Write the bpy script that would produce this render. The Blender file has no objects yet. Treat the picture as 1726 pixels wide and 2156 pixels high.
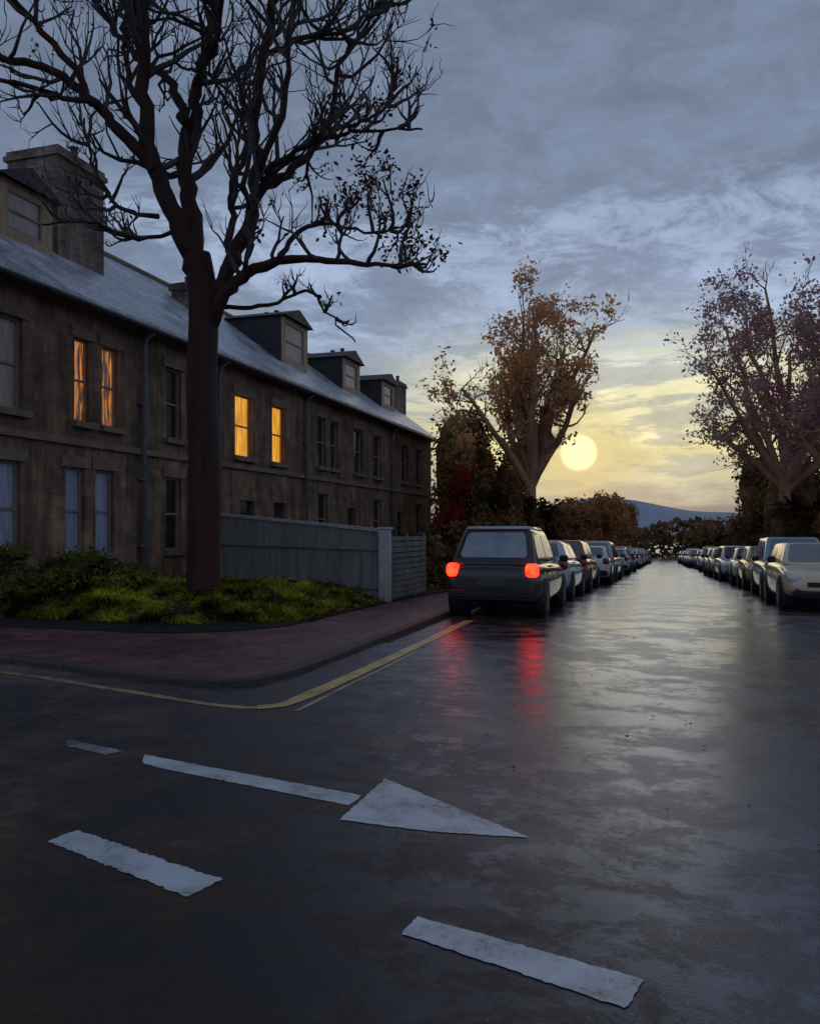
import bpy, bmesh, math, random
from mathutils import Vector, Matrix, noise as mnoise

scene = bpy.context.scene
COL = scene.collection

def s(r, g, b):
    def f(c):
        c /= 255.0
        return c / 12.92 if c <= 0.04045 else ((c + 0.055) / 1.055) ** 2.4
    return (f(r), f(g), f(b), 1.0)

SL = 0.027
def zr(y):
    """street level: falls gently away from the junction, then levels out"""
    y = max(0.0, min(y, 135.0) - 13.0)
    return -SL * (y if y > 6 else y*y/12.0 + (3.0 if y > 6 else 0)) + (SL*3.0 if y > 6 else 0)

# ------------------------------------------------------------------ materials
class NT:
    def __init__(self, tree):
        self.t = tree
    def n(self, typ, inputs=None, **attrs):
        nd = self.t.nodes.new(typ)
        for k, v in attrs.items():
            setattr(nd, k, v)
        if inputs:
            for k, v in inputs.items():
                sock = nd.inputs[k]
                if isinstance(v, bpy.types.NodeSocket):
                    self.t.links.new(v, sock)
                else:
                    sock.default_value = v
        return nd
    def math(self, op, a, b=0.0, c=None, clamp=False):
        nd = self.t.nodes.new('ShaderNodeMath')
        nd.operation = op
        nd.use_clamp = clamp
        for i, v in enumerate((a, b) if c is None else (a, b, c)):
            if isinstance(v, bpy.types.NodeSocket):
                self.t.links.new(v, nd.inputs[i])
            else:
                nd.inputs[i].default_value = v
        return nd.outputs[0]
    def mix(self, fac, a, b, blend='MIX'):
        nd = self.t.nodes.new('ShaderNodeMix')
        nd.data_type = 'RGBA'
        nd.blend_type = blend
        for idx, v in ((0, fac), (6, a), (7, b)):
            if isinstance(v, bpy.types.NodeSocket):
                self.t.links.new(v, nd.inputs[idx])
            else:
                nd.inputs[idx].default_value = v
        return nd.outputs[2]
    def ramp(self, fac, stops, interp='LINEAR'):
        nd = self.t.nodes.new('ShaderNodeValToRGB')
        nd.color_ramp.interpolation = interp
        el = nd.color_ramp.elements
        el[0].position, el[0].color = stops[0]
        el[1].position, el[1].color = stops[-1]
        for p, c in stops[1:-1]:
            e = el.new(p)
            e.color = c
        self.t.links.new(fac, nd.inputs[0])
        return nd.outputs[0]
    def maprange(self, v, a, b, c=0.0, d=1.0, smooth=False):
        nd = self.t.nodes.new('ShaderNodeMapRange')
        if smooth:
            nd.interpolation_type = 'SMOOTHSTEP'
        self.t.links.new(v, nd.inputs[0])
        for i, x in enumerate((a, b, c, d)):
            nd.inputs[i + 1].default_value = x
        return nd.outputs[0]

def newmat(name):
    m = bpy.data.materials.new(name)
    m.use_nodes = True
    m.node_tree.nodes.clear()
    nt = NT(m.node_tree)
    out = nt.n('ShaderNodeOutputMaterial')
    return m, nt, out

def coords(nt, scale=(1, 1, 1)):
    tc = nt.n('ShaderNodeTexCoord')
    mp = nt.n('ShaderNodeMapping', {'Vector': tc.outputs['Object'], 'Scale': scale})
    return mp.outputs[0]

def noisy(name, c1, c2, scale=3.0, rough=0.7, bump=0.3, stretch=(1, 1, 1), spec=0.4,
          rough2=None, metallic=0.0, fine=30.0, coat=0.0, bdist=0.02, ior=1.5):
    m, nt, out = newmat(name)
    v = coords(nt, stretch)
    n1 = nt.n('ShaderNodeTexNoise', {'Vector': v, 'Scale': scale, 'Detail': 6.0, 'Roughness': 0.65, 'Distortion': 0.4})
    n2 = nt.n('ShaderNodeTexNoise', {'Vector': v, 'Scale': fine, 'Detail': 4.0, 'Roughness': 0.6})
    f = nt.maprange(n1.outputs[0], 0.3, 0.7)
    f2 = nt.math('ADD', nt.math('MULTIPLY', f, 0.7), nt.math('MULTIPLY', n2.outputs[0], 0.3), clamp=True)
    col = nt.mix(f2, c1, c2)
    r = nt.maprange(n1.outputs[0], 0.3, 0.7, rough, rough if rough2 is None else rough2)
    b = nt.n('ShaderNodeBump', {'Height': n2.outputs[0], 'Strength': bump, 'Distance': bdist})
    p = nt.n('ShaderNodeBsdfPrincipled', {'Base Color': col, 'Roughness': r, 'Normal': b.outputs[0],
             'Specular IOR Level': spec, 'Metallic': metallic, 'Coat Weight': coat, 'IOR': ior})
    nt.t.links.new(p.outputs[0], out.inputs[0])
    return m

def leafmat(name, c1, c2, scale=0.8, trans=0.35, c3=None, lo=0.38, hi=0.62):
    m, nt, out = newmat(name)
    v = coords(nt)
    n1 = nt.n('ShaderNodeTexNoise', {'Vector': v, 'Scale': scale, 'Detail': 5.0, 'Roughness': 0.7})
    col = nt.mix(nt.maprange(n1.outputs[0], lo, hi), c1, c2)
    if c3:
        n2 = nt.n('ShaderNodeTexNoise', {'Vector': v, 'Scale': scale*2.3, 'Detail': 3.0, 'Roughness': 0.6})
        col = nt.mix(nt.maprange(n2.outputs[0], 0.52, 0.62), col, c3)
    d = nt.n('ShaderNodeBsdfDiffuse', {'Color': col})
    if trans > 0:
        t = nt.n('ShaderNodeBsdfTranslucent', {'Color': col})
        mx = nt.n('ShaderNodeMixShader', {0: trans, 1: d.outputs[0], 2: t.outputs[0]})
        nt.t.links.new(mx.outputs[0], out.inputs[0])
    else:
        nt.t.links.new(d.outputs[0], out.inputs[0])
    return m

def asphalt():
    m, nt, out = newmat('wet_asphalt')
    tc = nt.n('ShaderNodeTexCoord')
    v = tc.outputs['Object']
    sp = nt.n('ShaderNodeSeparateXYZ', {0: v})
    vs = nt.n('ShaderNodeMapping', {'Vector': v, 'Scale': (0.8, 1.0, 1.0), 'Rotation': (0, 0, 0.25)}).outputs[0]
    big = nt.n('ShaderNodeTexNoise', {'Vector': vs, 'Scale': 0.6, 'Detail': 8.0, 'Roughness': 0.65, 'Distortion': 0.3})
    mid = nt.n('ShaderNodeTexNoise', {'Vector': vs, 'Scale': 2.4, 'Detail': 12.0, 'Roughness': 0.82, 'Distortion': 0.2})
    grit = nt.n('ShaderNodeTexNoise', {'Vector': v, 'Scale': 75.0, 'Detail': 3.0, 'Roughness': 0.7})
    agg = nt.n('ShaderNodeTexVoronoi', {'Vector': v, 'Scale': 95.0})
    f = nt.math('ADD', nt.math('MULTIPLY', big.outputs[0], 0.42), nt.math('MULTIPLY', mid.outputs[0], 0.58))
    col = nt.ramp(f, [(0.40, (0.012, 0.008, 0.007, 1)), (0.47, (0.030, 0.018, 0.013, 1)), (0.53, (0.090, 0.052, 0.032, 1)), (0.60, (0.20, 0.112, 0.066, 1))])
    col = nt.mix(nt.maprange(agg.outputs[0], 0.0, 0.6, 0.0, 0.3), col, (0.040, 0.028, 0.022, 1))
    # sheen weakened by position over the side road mouth to suppress sky reflection
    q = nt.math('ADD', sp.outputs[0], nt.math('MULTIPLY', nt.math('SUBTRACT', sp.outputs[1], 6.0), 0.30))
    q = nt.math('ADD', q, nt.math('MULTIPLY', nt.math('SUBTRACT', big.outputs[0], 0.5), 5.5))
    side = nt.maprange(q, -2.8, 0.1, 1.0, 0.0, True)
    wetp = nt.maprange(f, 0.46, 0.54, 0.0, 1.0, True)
    dull = nt.math('ADD', nt.math('MULTIPLY', side, 0.60), nt.math('MULTIPLY', wetp, 0.40), clamp=True)
    rough = nt.maprange(dull, 0.0, 1.0, 0.13, 0.45)
    bs = nt.maprange(dull, 0.0, 1.0, 0.24, 0.9)
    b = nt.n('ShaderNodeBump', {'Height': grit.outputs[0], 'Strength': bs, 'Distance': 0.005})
    ior = nt.maprange(dull, 0.0, 1.0, 2.40, 1.30)
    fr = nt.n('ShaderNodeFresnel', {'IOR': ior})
    refl_k = nt.maprange(dull, 0.0, 0.9, 1.0, 0.42)      # reflection scaled down further there to keep that side dark
    fac = nt.math('MULTIPLY', fr.outputs[0], refl_k)
    df = nt.n('ShaderNodeBsdfDiffuse', {'Color': col, 'Roughness': 0.6, 'Normal': b.outputs[0]})
    gl = nt.n('ShaderNodeBsdfGlossy', {'Color': (0.76, 0.84, 1.0, 1), 'Roughness': rough, 'Normal': b.outputs[0]})
    mx = nt.n('ShaderNodeMixShader', {0: fac, 1: df.outputs[0], 2: gl.outputs[0]})
    nt.t.links.new(mx.outputs[0], out.inputs[0])
    return m

def road_paint(name, c, wear=0.5, dark=0.7):
    m, nt, out = newmat(name)
    v = coords(nt, (1.0, 1.0, 1.0))
    n0 = nt.n('ShaderNodeTexNoise', {'Vector': v, 'Scale': 2.5, 'Detail': 3.0, 'Roughness': 0.6})
    n1 = nt.n('ShaderNodeTexNoise', {'Vector': v, 'Scale': 26.0, 'Detail': 9.0, 'Roughness': 0.8})
    n2 = nt.n('ShaderNodeTexNoise', {'Vector': v, 'Scale': 140.0, 'Detail': 4.0, 'Roughness': 0.7})
    f = nt.math('ADD', nt.math('MULTIPLY', n1.outputs[0], 0.38), nt.math('MULTIPLY', n2.outputs[0], 0.34))
    f = nt.math('ADD', f, nt.math('MULTIPLY', n0.outputs[0], 0.28))
    w = nt.maprange(f, wear - 0.04, wear + 0.05)
    c_ = nt.mix(nt.maprange(n0.outputs[0], 0.35, 0.65), c, (c[0]*dark, c[1]*dark, c[2]*dark, 1))
    col = nt.mix(w, c_, (0.060, 0.045, 0.038, 1))
    b = nt.n('ShaderNodeBump', {'Height': n2.outputs[0], 'Strength': 0.4, 'Distance': 0.005})
    p = nt.n('ShaderNodeBsdfPrincipled', {'Base Color': col, 'Roughness': 0.38, 'Normal': b.outputs[0], 'IOR': 1.5})
    nt.t.links.new(p.outputs[0], out.inputs[0])
    return m

def bricky(name, c1, c2, mortar, bw, bh, axis='YZ', rough=0.8, bump=0.5, spec=0.3, stain=0.6, msize=0.012, scale=0.9):
    m, nt, out = newmat(name)
    tc = nt.n('ShaderNodeTexCoord')
    sp = nt.n('ShaderNodeSeparateXYZ', {0: tc.outputs['Object']})
    u = nt.math('ADD', sp.outputs[0], sp.outputs[1]) if axis == 'YZ' else sp.outputs[0]
    w = sp.outputs[2] if axis == 'YZ' else sp.outputs[1]
    cb = nt.n('ShaderNodeCombineXYZ', {0: u, 1: w})
    nz = nt.n('ShaderNodeTexNoise', {'Vector': tc.outputs['Object'], 'Scale': scale, 'Detail': 7.0, 'Roughness': 0.7, 'Distortion': 0.5})
    st = nt.n('ShaderNodeMapping', {'Vector': tc.outputs['Object'], 'Scale': (2.5, 2.5, 0.35)})
    nz2 = nt.n('ShaderNodeTexNoise', {'Vector': st.outputs[0], 'Scale': 1.2, 'Detail': 6.0, 'Roughness': 0.7})
    br = nt.n('ShaderNodeTexBrick', {'Vector': cb.outputs[0], 'Color1': c1, 'Color2': c2, 'Mortar': mortar, 'Scale': 1.0,
              'Mortar Size': msize, 'Brick Width': bw, 'Row Height': bh, 'Bias': 0.0, 'Mortar Smooth': 0.4})
    k = nt.math('MULTIPLY', nt.maprange(nz.outputs[0], 0.3, 0.7, 0.35, 1.5), nt.maprange(nz2.outputs[0], 0.3, 0.7, 1.0 - stain, 1.35))
    vm = nt.n('ShaderNodeVectorMath', {0: br.outputs[0], 'Scale': k}, operation='SCALE')
    fine = nt.n('ShaderNodeTexNoise', {'Vector': tc.outputs['Object'], 'Scale': 22.0, 'Detail': 5.0})
    h = nt.math('ADD', nt.math('MULTIPLY', br.outputs[1], -0.7), nt.math('MULTIPLY', fine.outputs[0], 0.5))
    b = nt.n('ShaderNodeBump', {'Height': h, 'Strength': bump, 'Distance': 0.02})
    r = nt.maprange(nz.outputs[0], 0.3, 0.7, rough - 0.12, rough + 0.08)
    p = nt.n('ShaderNodeBsdfPrincipled', {'Base Color': vm.outputs[0], 'Roughness': r, 'Normal': b.outputs[0], 'Specular IOR Level': spec})
    nt.t.links.new(p.outputs[0], out.inputs[0])
    return m

def litwin(name, c1, c2, st, lo=0.35, hi=0.62, sc=1.6):
    m, nt, out = newmat(name)
    v = coords(nt, (1, 7, 0.8))
    n1 = nt.n('ShaderNodeTexNoise', {'Vector': v, 'Scale': sc, 'Detail': 4.0})
    col = nt.mix(nt.maprange(n1.outputs[0], lo, hi), c1, c2)
    p = nt.n('ShaderNodeBsdfPrincipled', {'Base Color': (0.05, 0.04, 0.03, 1), 'Roughness': 0.15, 'Emission Color': col, 'Emission Strength': st})
    nt.t.links.new(p.outputs[0], out.inputs[0])
    return m

M = {}
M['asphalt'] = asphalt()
M['white'] = road_paint('worn_white_paint', (0.66, 0.70, 0.76, 1), 0.555, 0.70)
M['whitefaint'] = road_paint('faded_white_paint', (0.42, 0.43, 0.46, 1), 0.51, 0.70)
M['yellow'] = road_paint('worn_yellow_paint', (0.80, 0.54, 0.19, 1), 0.55, 0.65)
M['yellowdull'] = road_paint('faded_yellow_paint', (0.55, 0.39, 0.20, 1), 0.52)
M['pave'] = bricky('wet_red_paving', (0.20, 0.078, 0.076, 1), (0.12, 0.052, 0.056, 1), (0.08, 0.045, 0.045, 1), 0.42, 0.42, 'XY', 0.55, 0.4, 0.4, 0.6, scale=0.6)
M['kerb'] = noisy('granite_kerb', (0.035, 0.030, 0.028, 1), (0.10, 0.075, 0.062, 1), 4, 0.5, 0.4, rough2=0.7)
M['soil'] = noisy('garden_soil', (0.008, 0.008, 0.007, 1), (0.03, 0.03, 0.015, 1), 1.2, 0.9, 0.8, bdist=0.05)
M['ground'] = noisy('dark_ground', (0.02, 0.02, 0.012, 1), (0.05, 0.045, 0.03, 1), 0.3, 0.9, 0.5)
M['stone'] = bricky('sandstone', (0.36, 0.225, 0.14, 1), (0.25, 0.155, 0.10, 1), (0.25, 0.165, 0.115, 1), 0.55, 0.26, 'YZ', 0.8, 0.4, stain=0.8)
M['stonetrim'] = noisy('stone_trim', (0.12, 0.085, 0.062, 1), (0.34, 0.25, 0.18, 1), 2.0, 0.75, 0.5)
M['slate'] = bricky('wet_slate', (0.44, 0.48, 0.56, 1), (0.56, 0.60, 0.68, 1), (0.30, 0.32, 0.37, 1), 0.34, 0.16, 'YZ', 0.36, 0.4, 0.9, 0.35)
M['brick'] = bricky('chimney_brick', (0.40, 0.29, 0.22, 1), (0.24, 0.17, 0.13, 1), (0.24, 0.2, 0.17, 1), 0.225, 0.075, 'YZ', 0.85, 0.6)
M['lead'] = noisy('lead_cheek', (0.026, 0.024, 0.026, 1), (0.07, 0.06, 0.06, 1), 2, 0.6, 0.3)
M['dormerfront'] = noisy('dormer_boards', (0.30, 0.20, 0.13, 1), (0.70, 0.48, 0.30, 1), 2, 0.7, 0.3, stretch=(1, 3, 0.7))
M['pot'] = noisy('clay_pot', (0.10, 0.06, 0.045, 1), (0.20, 0.11, 0.08, 1), 8, 0.8)
M['frame'] = noisy('window_frame_paint', (0.22, 0.17, 0.13, 1), (0.40, 0.33, 0.27, 1), 6, 0.5, 0.2)
M['lit_y'] = litwin('lit_window_yellow', (1.0, 0.52, 0.05, 1), (0.60, 0.22, 0.02, 1), 0.9)
M['lit_o'] = litwin('lit_window_orange', (1.0, 0.36, 0.08, 1), (0.10, 0.055, 0.045, 1), 0.55, 0.40, 0.55, 2.4)
M['darkglass'] = noisy('dark_window_glass', (0.015, 0.016, 0.02, 1), (0.05, 0.045, 0.04, 1), 2.0, 0.08, 0.03, spec=0.7, rough2=0.15)
M['beige'] = noisy('beige_blind_glass', (0.28, 0.20, 0.16, 1), (0.60, 0.48, 0.40, 1), 2.0, 0.3, 0.03, spec=0.5, rough2=0.3, stretch=(1, 4, 0.6))
M['curtain'] = noisy('net_curtain_glass', (0.20, 0.23, 0.33, 1), (0.55, 0.60, 0.74, 1), 2.5, 0.25, 0.05, stretch=(1, 6, 0.6), spec=0.8)
M['door'] = noisy('door_paint', (0.03, 0.03, 0.06, 1), (0.05, 0.05, 0.09, 1), 4, 0.4, 0.2)
M['metal'] = noisy('dull_metal', (0.2, 0.2, 0.2, 1), (0.35, 0.34, 0.33, 1), 6, 0.35, 0.1, metallic=0.9)
M['pipe'] = noisy('downpipe_paint', (0.10, 0.11, 0.14, 1), (0.24, 0.25, 0.30, 1), 5, 0.4, 0.2)
M['gutter'] = noisy('gutter_iron', (0.02, 0.02, 0.02, 1), (0.05, 0.045, 0.04, 1), 5, 0.5, 0.2)
M['bark'] = noisy('wet_bark', (0.010, 0.007, 0.007, 1), (0.12, 0.045, 0.037, 1), 1.6, 0.6, 1.0, stretch=(4, 4, 0.4), spec=0.4, fine=14, bdist=0.06, rough2=0.85)
M['twig'] = noisy('twig_bark', (0.026, 0.024, 0.030, 1), (0.15, 0.115, 0.11, 1), 1.0, 0.8, 0.1)
M['barkwarm'] = noisy('warm_bark', (0.18, 0.085, 0.055, 1), (0.68, 0.38, 0.21, 1), 1.0, 0.8, 0.4)
M['leafdark'] = leafmat('dark_leaves', (0.03, 0.02, 0.018, 1), (0.16, 0.09, 0.06, 1), 0.9, 0.3)
M['leaforange'] = leafmat('autumn_leaves', (0.60, 0.35, 0.20, 1), (0.96, 0.64, 0.32, 1), 0.55, 0.55, (0.92, 0.38, 0.07, 1))
M['leafmauve'] = leafmat('mauve_leaves', (0.36, 0.25, 0.24, 1), (0.72, 0.52, 0.44, 1), 0.5, 0.5, (0.50, 0.17, 0.27, 1))
M['leafivy'] = leafmat('ivy_leaves', (0.05, 0.028, 0.014, 1), (0.80, 0.50, 0.18, 1), 0.6, 0.15)
M['leafrust'] = leafmat('rust_leaves', (0.07, 0.032, 0.016, 1), (0.60, 0.29, 0.11, 1), 0.5, 0.25)
M['leafred'] = leafmat('dark_red_leaves', (0.055, 0.012, 0.010, 1), (0.42, 0.040, 0.030, 1), 0.7, 0.0)
M['leafhedge'] = leafmat('hedge_leaves', (0.022, 0.016, 0.011, 1), (0.34, 0.19, 0.085, 1), 0.4, 0.0)
M['leafshrub'] = leafmat('shrub_leaves', (0.016, 0.019, 0.015, 1), (0.20, 0.20, 0.04, 1), 1.2, 0.0)
M['grass'] = leafmat('grass_blades', (0.022, 0.025, 0.010, 1), (0.66, 0.62, 0.06, 1), 0.9, 0.2, lo=0.45, hi=0.66)
M['fallen'] = leafmat('fallen_leaves', (0.03, 0.015, 0.01, 1), (0.30, 0.14, 0.05, 1), 5.0, 0.0)
M['fence'] = noisy('weathered_boards', (0.14, 0.14, 0.135, 1), (0.42, 0.41, 0.38, 1), 1.6, 0.75, 0.7, stretch=(3, 3, 0.3))
M['gate'] = noisy('dark_gate_boards', (0.08, 0.08, 0.08, 1), (0.26, 0.25, 0.23, 1), 2.2, 0.75, 0.7)
M['fencecap'] = noisy('pale_rail', (0.30, 0.30, 0.30, 1), (0.62, 0.61, 0.58, 1), 3, 0.6, 0.4)
M['tyre'] = noisy('tyre_rubber', (0.012, 0.012, 0.012, 1), (0.03, 0.03, 0.03, 1), 10, 0.7, 0.3)
M['trim'] = noisy('black_trim', (0.012, 0.012, 0.013, 1), (0.025, 0.025, 0.026, 1), 10, 0.5, 0.2)
M['carglass'] = noisy('car_glass', (0.05, 0.07, 0.08, 1), (0.12, 0.15, 0.17, 1), 3, 0.08, 0.0, spec=0.8, rough2=0.14, coat=0.5, ior=2.0)
M['skyglass'] = noisy('sky_sheen_car_glass', (0.14, 0.20, 0.24, 1), (0.34, 0.44, 0.50, 1), 2.5, 0.18, 0.0, spec=0.8, rough2=0.28, coat=0.5, ior=1.8)  # sky reflection put into the glass colour as a paler tint
M['plate'] = noisy('number_plate_blank', (0.06, 0.055, 0.045, 1), (0.10, 0.09, 0.07, 1), 10, 0.4, 0.1)
M['lensred'] = noisy('red_lens', (0.20, 0.01, 0.01, 1), (0.32, 0.02, 0.015, 1), 12, 0.15, 0.05, coat=1.0)
M['lensclear'] = noisy('clear_lens', (0.55, 0.56, 0.58, 1), (0.75, 0.76, 0.78, 1), 12, 0.12, 0.05, coat=1.0)
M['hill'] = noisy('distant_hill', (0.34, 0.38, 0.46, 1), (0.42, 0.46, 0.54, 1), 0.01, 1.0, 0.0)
m, nt, out = newmat('lit_tail_lamp')
v = coords(nt)
n1 = nt.n('ShaderNodeTexNoise', {'Vector': v, 'Scale': 9.0, 'Detail': 3.0})
p = nt.n('ShaderNodeBsdfPrincipled', {'Base Color': (0.5, 0.01, 0.005, 1), 'Roughness': 0.2,
         'Emission Color': (1.0, 0.012, 0.004, 1), 'Emission Strength': nt.maprange(n1.outputs[0], 0.35, 0.65, 5.0, 15.0)})
nt.t.links.new(p.outputs[0], out.inputs[0])
M['litlamp'] = m

def carpaint(name, c):
    d = (c[0] * 0.75, c[1] * 0.75, c[2] * 0.75, 1)
    return noisy(name, d, c, 1.5, 0.22, 0.03, spec=0.6, rough2=0.34, coat=0.8)

# ------------------------------------------------------------------ mesh builder
class MB:
    def __init__(self):
        self.v = []
        self.f = []
    def box(self, a, b):
        i = len(self.v)
        x0, y0, z0 = a; x1, y1, z1 = b
        self.v += [(x0, y0, z0), (x1, y0, z0), (x1, y1, z0), (x0, y1, z0), (x0, y0, z1), (x1, y0, z1), (x1, y1, z1), (x0, y1, z1)]
        self.f += [(i, i+3, i+2, i+1), (i+4, i+5, i+6, i+7), (i, i+1, i+5, i+4), (i+1, i+2, i+6, i+5), (i+2, i+3, i+7, i+6), (i+3, i, i+4, i+7)]
    def obox(self, c, ux, uy, hx, hy, z0, z1):
        i = len(self.v)
        for z in (z0, z1):
            for a, b in ((-1, -1), (1, -1), (1, 1), (-1, 1)):
                self.v.append((c[0] + ux[0]*hx*a + uy[0]*hy*b, c[1] + ux[1]*hx*a + uy[1]*hy*b, z))
        self.f += [(i, i+3, i+2, i+1), (i+4, i+5, i+6, i+7), (i, i+1, i+5, i+4), (i+1, i+2, i+6, i+5), (i+2, i+3, i+7, i+6), (i+3, i, i+4, i+7)]
    def poly(self, pts):
        i = len(self.v)
        self.v += [tuple(p) for p in pts]
        self.f.append(tuple(range(i, i + len(pts))))
    def superell(self, c, r, e=0.6, nu=24, nv=12):
        """rounded-box lens"""
        i0 = len(self.v)
        sg = lambda x, k: (abs(x)**k)*(1 if x >= 0 else -1)
        for b in range(nv+1):
            ph = -math.pi/2+math.pi*b/nv
            for a in range(nu):
                th = 2*math.pi*a/nu
                self.v.append((c[0]+r[0]*sg(math.cos(ph), e)*sg(math.cos(th), e), c[1]+r[1]*sg(math.cos(ph), e)*sg(math.sin(th), e), c[2]+r[2]*sg(math.sin(ph), e)))
        for b in range(nv):
            for a in range(nu):
                a2 = (a+1) % nu
                self.f.append((i0+b*nu+a, i0+b*nu+a2, i0+(b+1)*nu+a2, i0+(b+1)*nu+a))
    def strip(self, x0, x1, ys, z):
        """sheet between x0 and x1 following the street level"""
        i = len(self.v)
        for y in ys:
            self.v += [(x0, y, zr(y)+z), (x1, y, zr(y)+z)]
        for k in range(len(ys)-1):
            a = i+2*k
            self.f.append((a, a+1, a+3, a+2))
    def tube(self, pts, rad, n=7, cap=True):
        pts = [Vector(p) for p in pts]
        base = len(self.v)
        ref = None
        for k, p in enumerate(pts):
            t = (pts[min(k+1, len(pts)-1)] - pts[max(k-1, 0)])
            if t.length < 1e-6:
                t = Vector((0, 0, 1))
            t.normalize()
            if ref is None:
                ref = Vector((1, 0, 0)) if abs(t.x) < 0.8 else Vector((0, 1, 0))
            u = (ref - t * ref.dot(t))
            if u.length < 1e-4:
                u = t.orthogonal()
            u.normalize()
            ref = u
            w = t.cross(u)
            for j in range(n):
                a = 2 * math.pi * j / n
                q = p + (u * math.cos(a) + w * math.sin(a)) * rad[k]
                self.v.append(tuple(q))
        for k in range(len(pts) - 1):
            for j in range(n):
                a = base + k*n + j; b = base + k*n + (j+1) % n
                self.f.append((a, b, b + n, a + n))
        if cap:
            self.f.append(tuple(base + j for j in range(n))[::-1])
            e = base + (len(pts)-1)*n
            self.f.append(tuple(e + j for j in range(n)))
    def lathe(self, prof, n=24, axis='X', c=(0, 0, 0)):
        base = len(self.v)
        for (h, r) in prof:
            for j in range(n):
                a = 2*math.pi*j/n
                if axis == 'X':
                    self.v.append((c[0]+h, c[1]+r*math.cos(a), c[2]+r*math.sin(a)))
                else:
                    self.v.append((c[0]+r*math.cos(a), c[1]+r*math.sin(a), c[2]+h))
        for k in range(len(prof)-1):
            for j in range(n):
                a = base+k*n+j; b = base+k*n+(j+1) % n
                self.f.append((a, b, b+n, a+n))
    def drape(self):
        self.v = [(x, y, z+zr(y)) for (x, y, z) in self.v]
    def mesh(self, name, mat, smooth=False):
        me = bpy.data.meshes.new(name)
        me.from_pydata(self.v, [], self.f)
        me.materials.append(mat)
        if smooth:
            me.polygons.foreach_set('use_smooth', [True]*len(me.polygons))
        me.update()
        return me

def fixn(me):
    bm = bmesh.new(); bm.from_mesh(me)
    bmesh.ops.recalc_face_normals(bm, faces=bm.faces)
    bm.to_mesh(me); bm.free()

def obj(name, mb, mat, parent=None, smooth=False, loc=(0, 0, 0), bevel=0.0, fix=True, weld=False):
    me = mb.mesh(name, mat, smooth) if isinstance(mb, MB) else mb
    if weld:
        bm = bmesh.new(); bm.from_mesh(me)
        bmesh.ops.remove_doubles(bm, verts=bm.verts, dist=0.0005)
        bm.to_mesh(me); bm.free()
    if fix and isinstance(mb, MB):
        fixn(me)
    if bevel:
        bm = bmesh.new(); bm.from_mesh(me)
        bmesh.ops.bevel(bm, geom=list(bm.edges), offset=bevel, segments=2, affect='EDGES', profile=0.7)
        bm.to_mesh(me); bm.free()
    o = bpy.data.objects.new(name, me)
    COL.objects.link(o)
    o.location = loc
    if parent:
        o.parent = parent
    return o

def thing(name, loc, label, cat, group=None, rz=0.0, rx=0.0):
    e = bpy.data.objects.new(name, None)
    e.empty_display_size = 0.3
    COL.objects.link(e)
    e.location = loc
    e.rotation_euler = (rx, 0, rz)
    tag(e, label, cat, group)
    return e

def tag(o, label, cat, group=None):
    o['label'] = label
    o['category'] = cat
    if group:
        o['group'] = group

def structure(o):
    o['kind'] = 'structure'
    return o

# ------------------------------------------------------------------ camera
SP, CP = 0.2945, 0.9556
R = Vector((CP, SP, 0)); F = Vector((-SP, CP, 0)); U = Vector((0, 0, 1))
cam = bpy.data.cameras.new('camera')
co = bpy.data.objects.new('camera', cam)
COL.objects.link(co)
co.location = (0, 0, 1.6)
co.rotation_euler = (math.radians(90), 0, math.asin(SP))
cam.sensor_fit = 'HORIZONTAL'; cam.sensor_width = 36; cam.lens = 36
cam.shift_y = 0.0225
cam.clip_start = 0.05; cam.clip_end = 6000
scene.camera = co

# ------------------------------------------------------------------ world
scene.view_settings.view_transform = 'Standard'
w = bpy.data.worlds.new('World'); scene.world = w
w.use_nodes = True
w.node_tree.nodes.clear()
nt = NT(w.node_tree)
SUN = Vector((-0.0975, 1.012, 0.0945)).normalized()
tc = nt.n('ShaderNodeTexCoord')
dr = nt.n('ShaderNodeVectorMath', {0: tc.outputs['Generated']}, operation='NORMALIZE').outputs[0]
sp = nt.n('ShaderNodeSeparateXYZ', {0: dr})
X, Y, Z = sp.outputs
zc = nt.math('MAXIMUM', Z, 0.0)
den = nt.math('ADD', zc, 0.22)
pl = nt.n('ShaderNodeCombineXYZ', {0: nt.math('DIVIDE', X, den), 1: nt.math('DIVIDE', Y, den), 2: 0.0})
cl = nt.n('ShaderNodeTexNoise', {'Vector': pl.outputs[0], 'Scale': 1.3, 'Detail': 9.0, 'Roughness': 0.62, 'Distortion': 0.15})
st = nt.n('ShaderNodeMapping', {'Vector': dr, 'Scale': (2.2, 2.2, 12.0), 'Rotation': (0.0, 0.10, 0.0)})
bands = nt.n('ShaderNodeTexNoise', {'Vector': st.outputs[0], 'Scale': 2.2, 'Detail': 9.0, 'Roughness': 0.66, 'Distortion': 0.35})
st2 = nt.n('ShaderNodeMapping', {'Vector': dr, 'Scale': (4.5, 4.5, 11.0), 'Rotation': (0.0, 0.25, 0.0)})
brush = nt.n('ShaderNodeTexNoise', {'Vector': st2.outputs[0], 'Scale': 2.0, 'Detail': 11.0, 'Roughness': 0.72, 'Distortion': 0.5})
e = nt.math('ADD', zc, nt.math('MULTIPLY', nt.math('SUBTRACT', bands.outputs[0], 0.5), 0.12))
warm = nt.ramp(e, [(0.0, s(92, 104, 124)), (0.03, s(124, 130, 138)), (0.055, s(190, 185, 158)), (0.095, s(222, 212, 158)), (0.155, s(234, 228, 184)),
                   (0.20, s(208, 211, 192)), (0.24, s(168, 182, 196)), (0.285, s(134, 150, 178)), (0.35, s(120, 136, 162)),
                   (0.41, s(100, 112, 130)), (0.52, s(88, 98, 112)), (1.0, s(88, 98, 113))])
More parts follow.
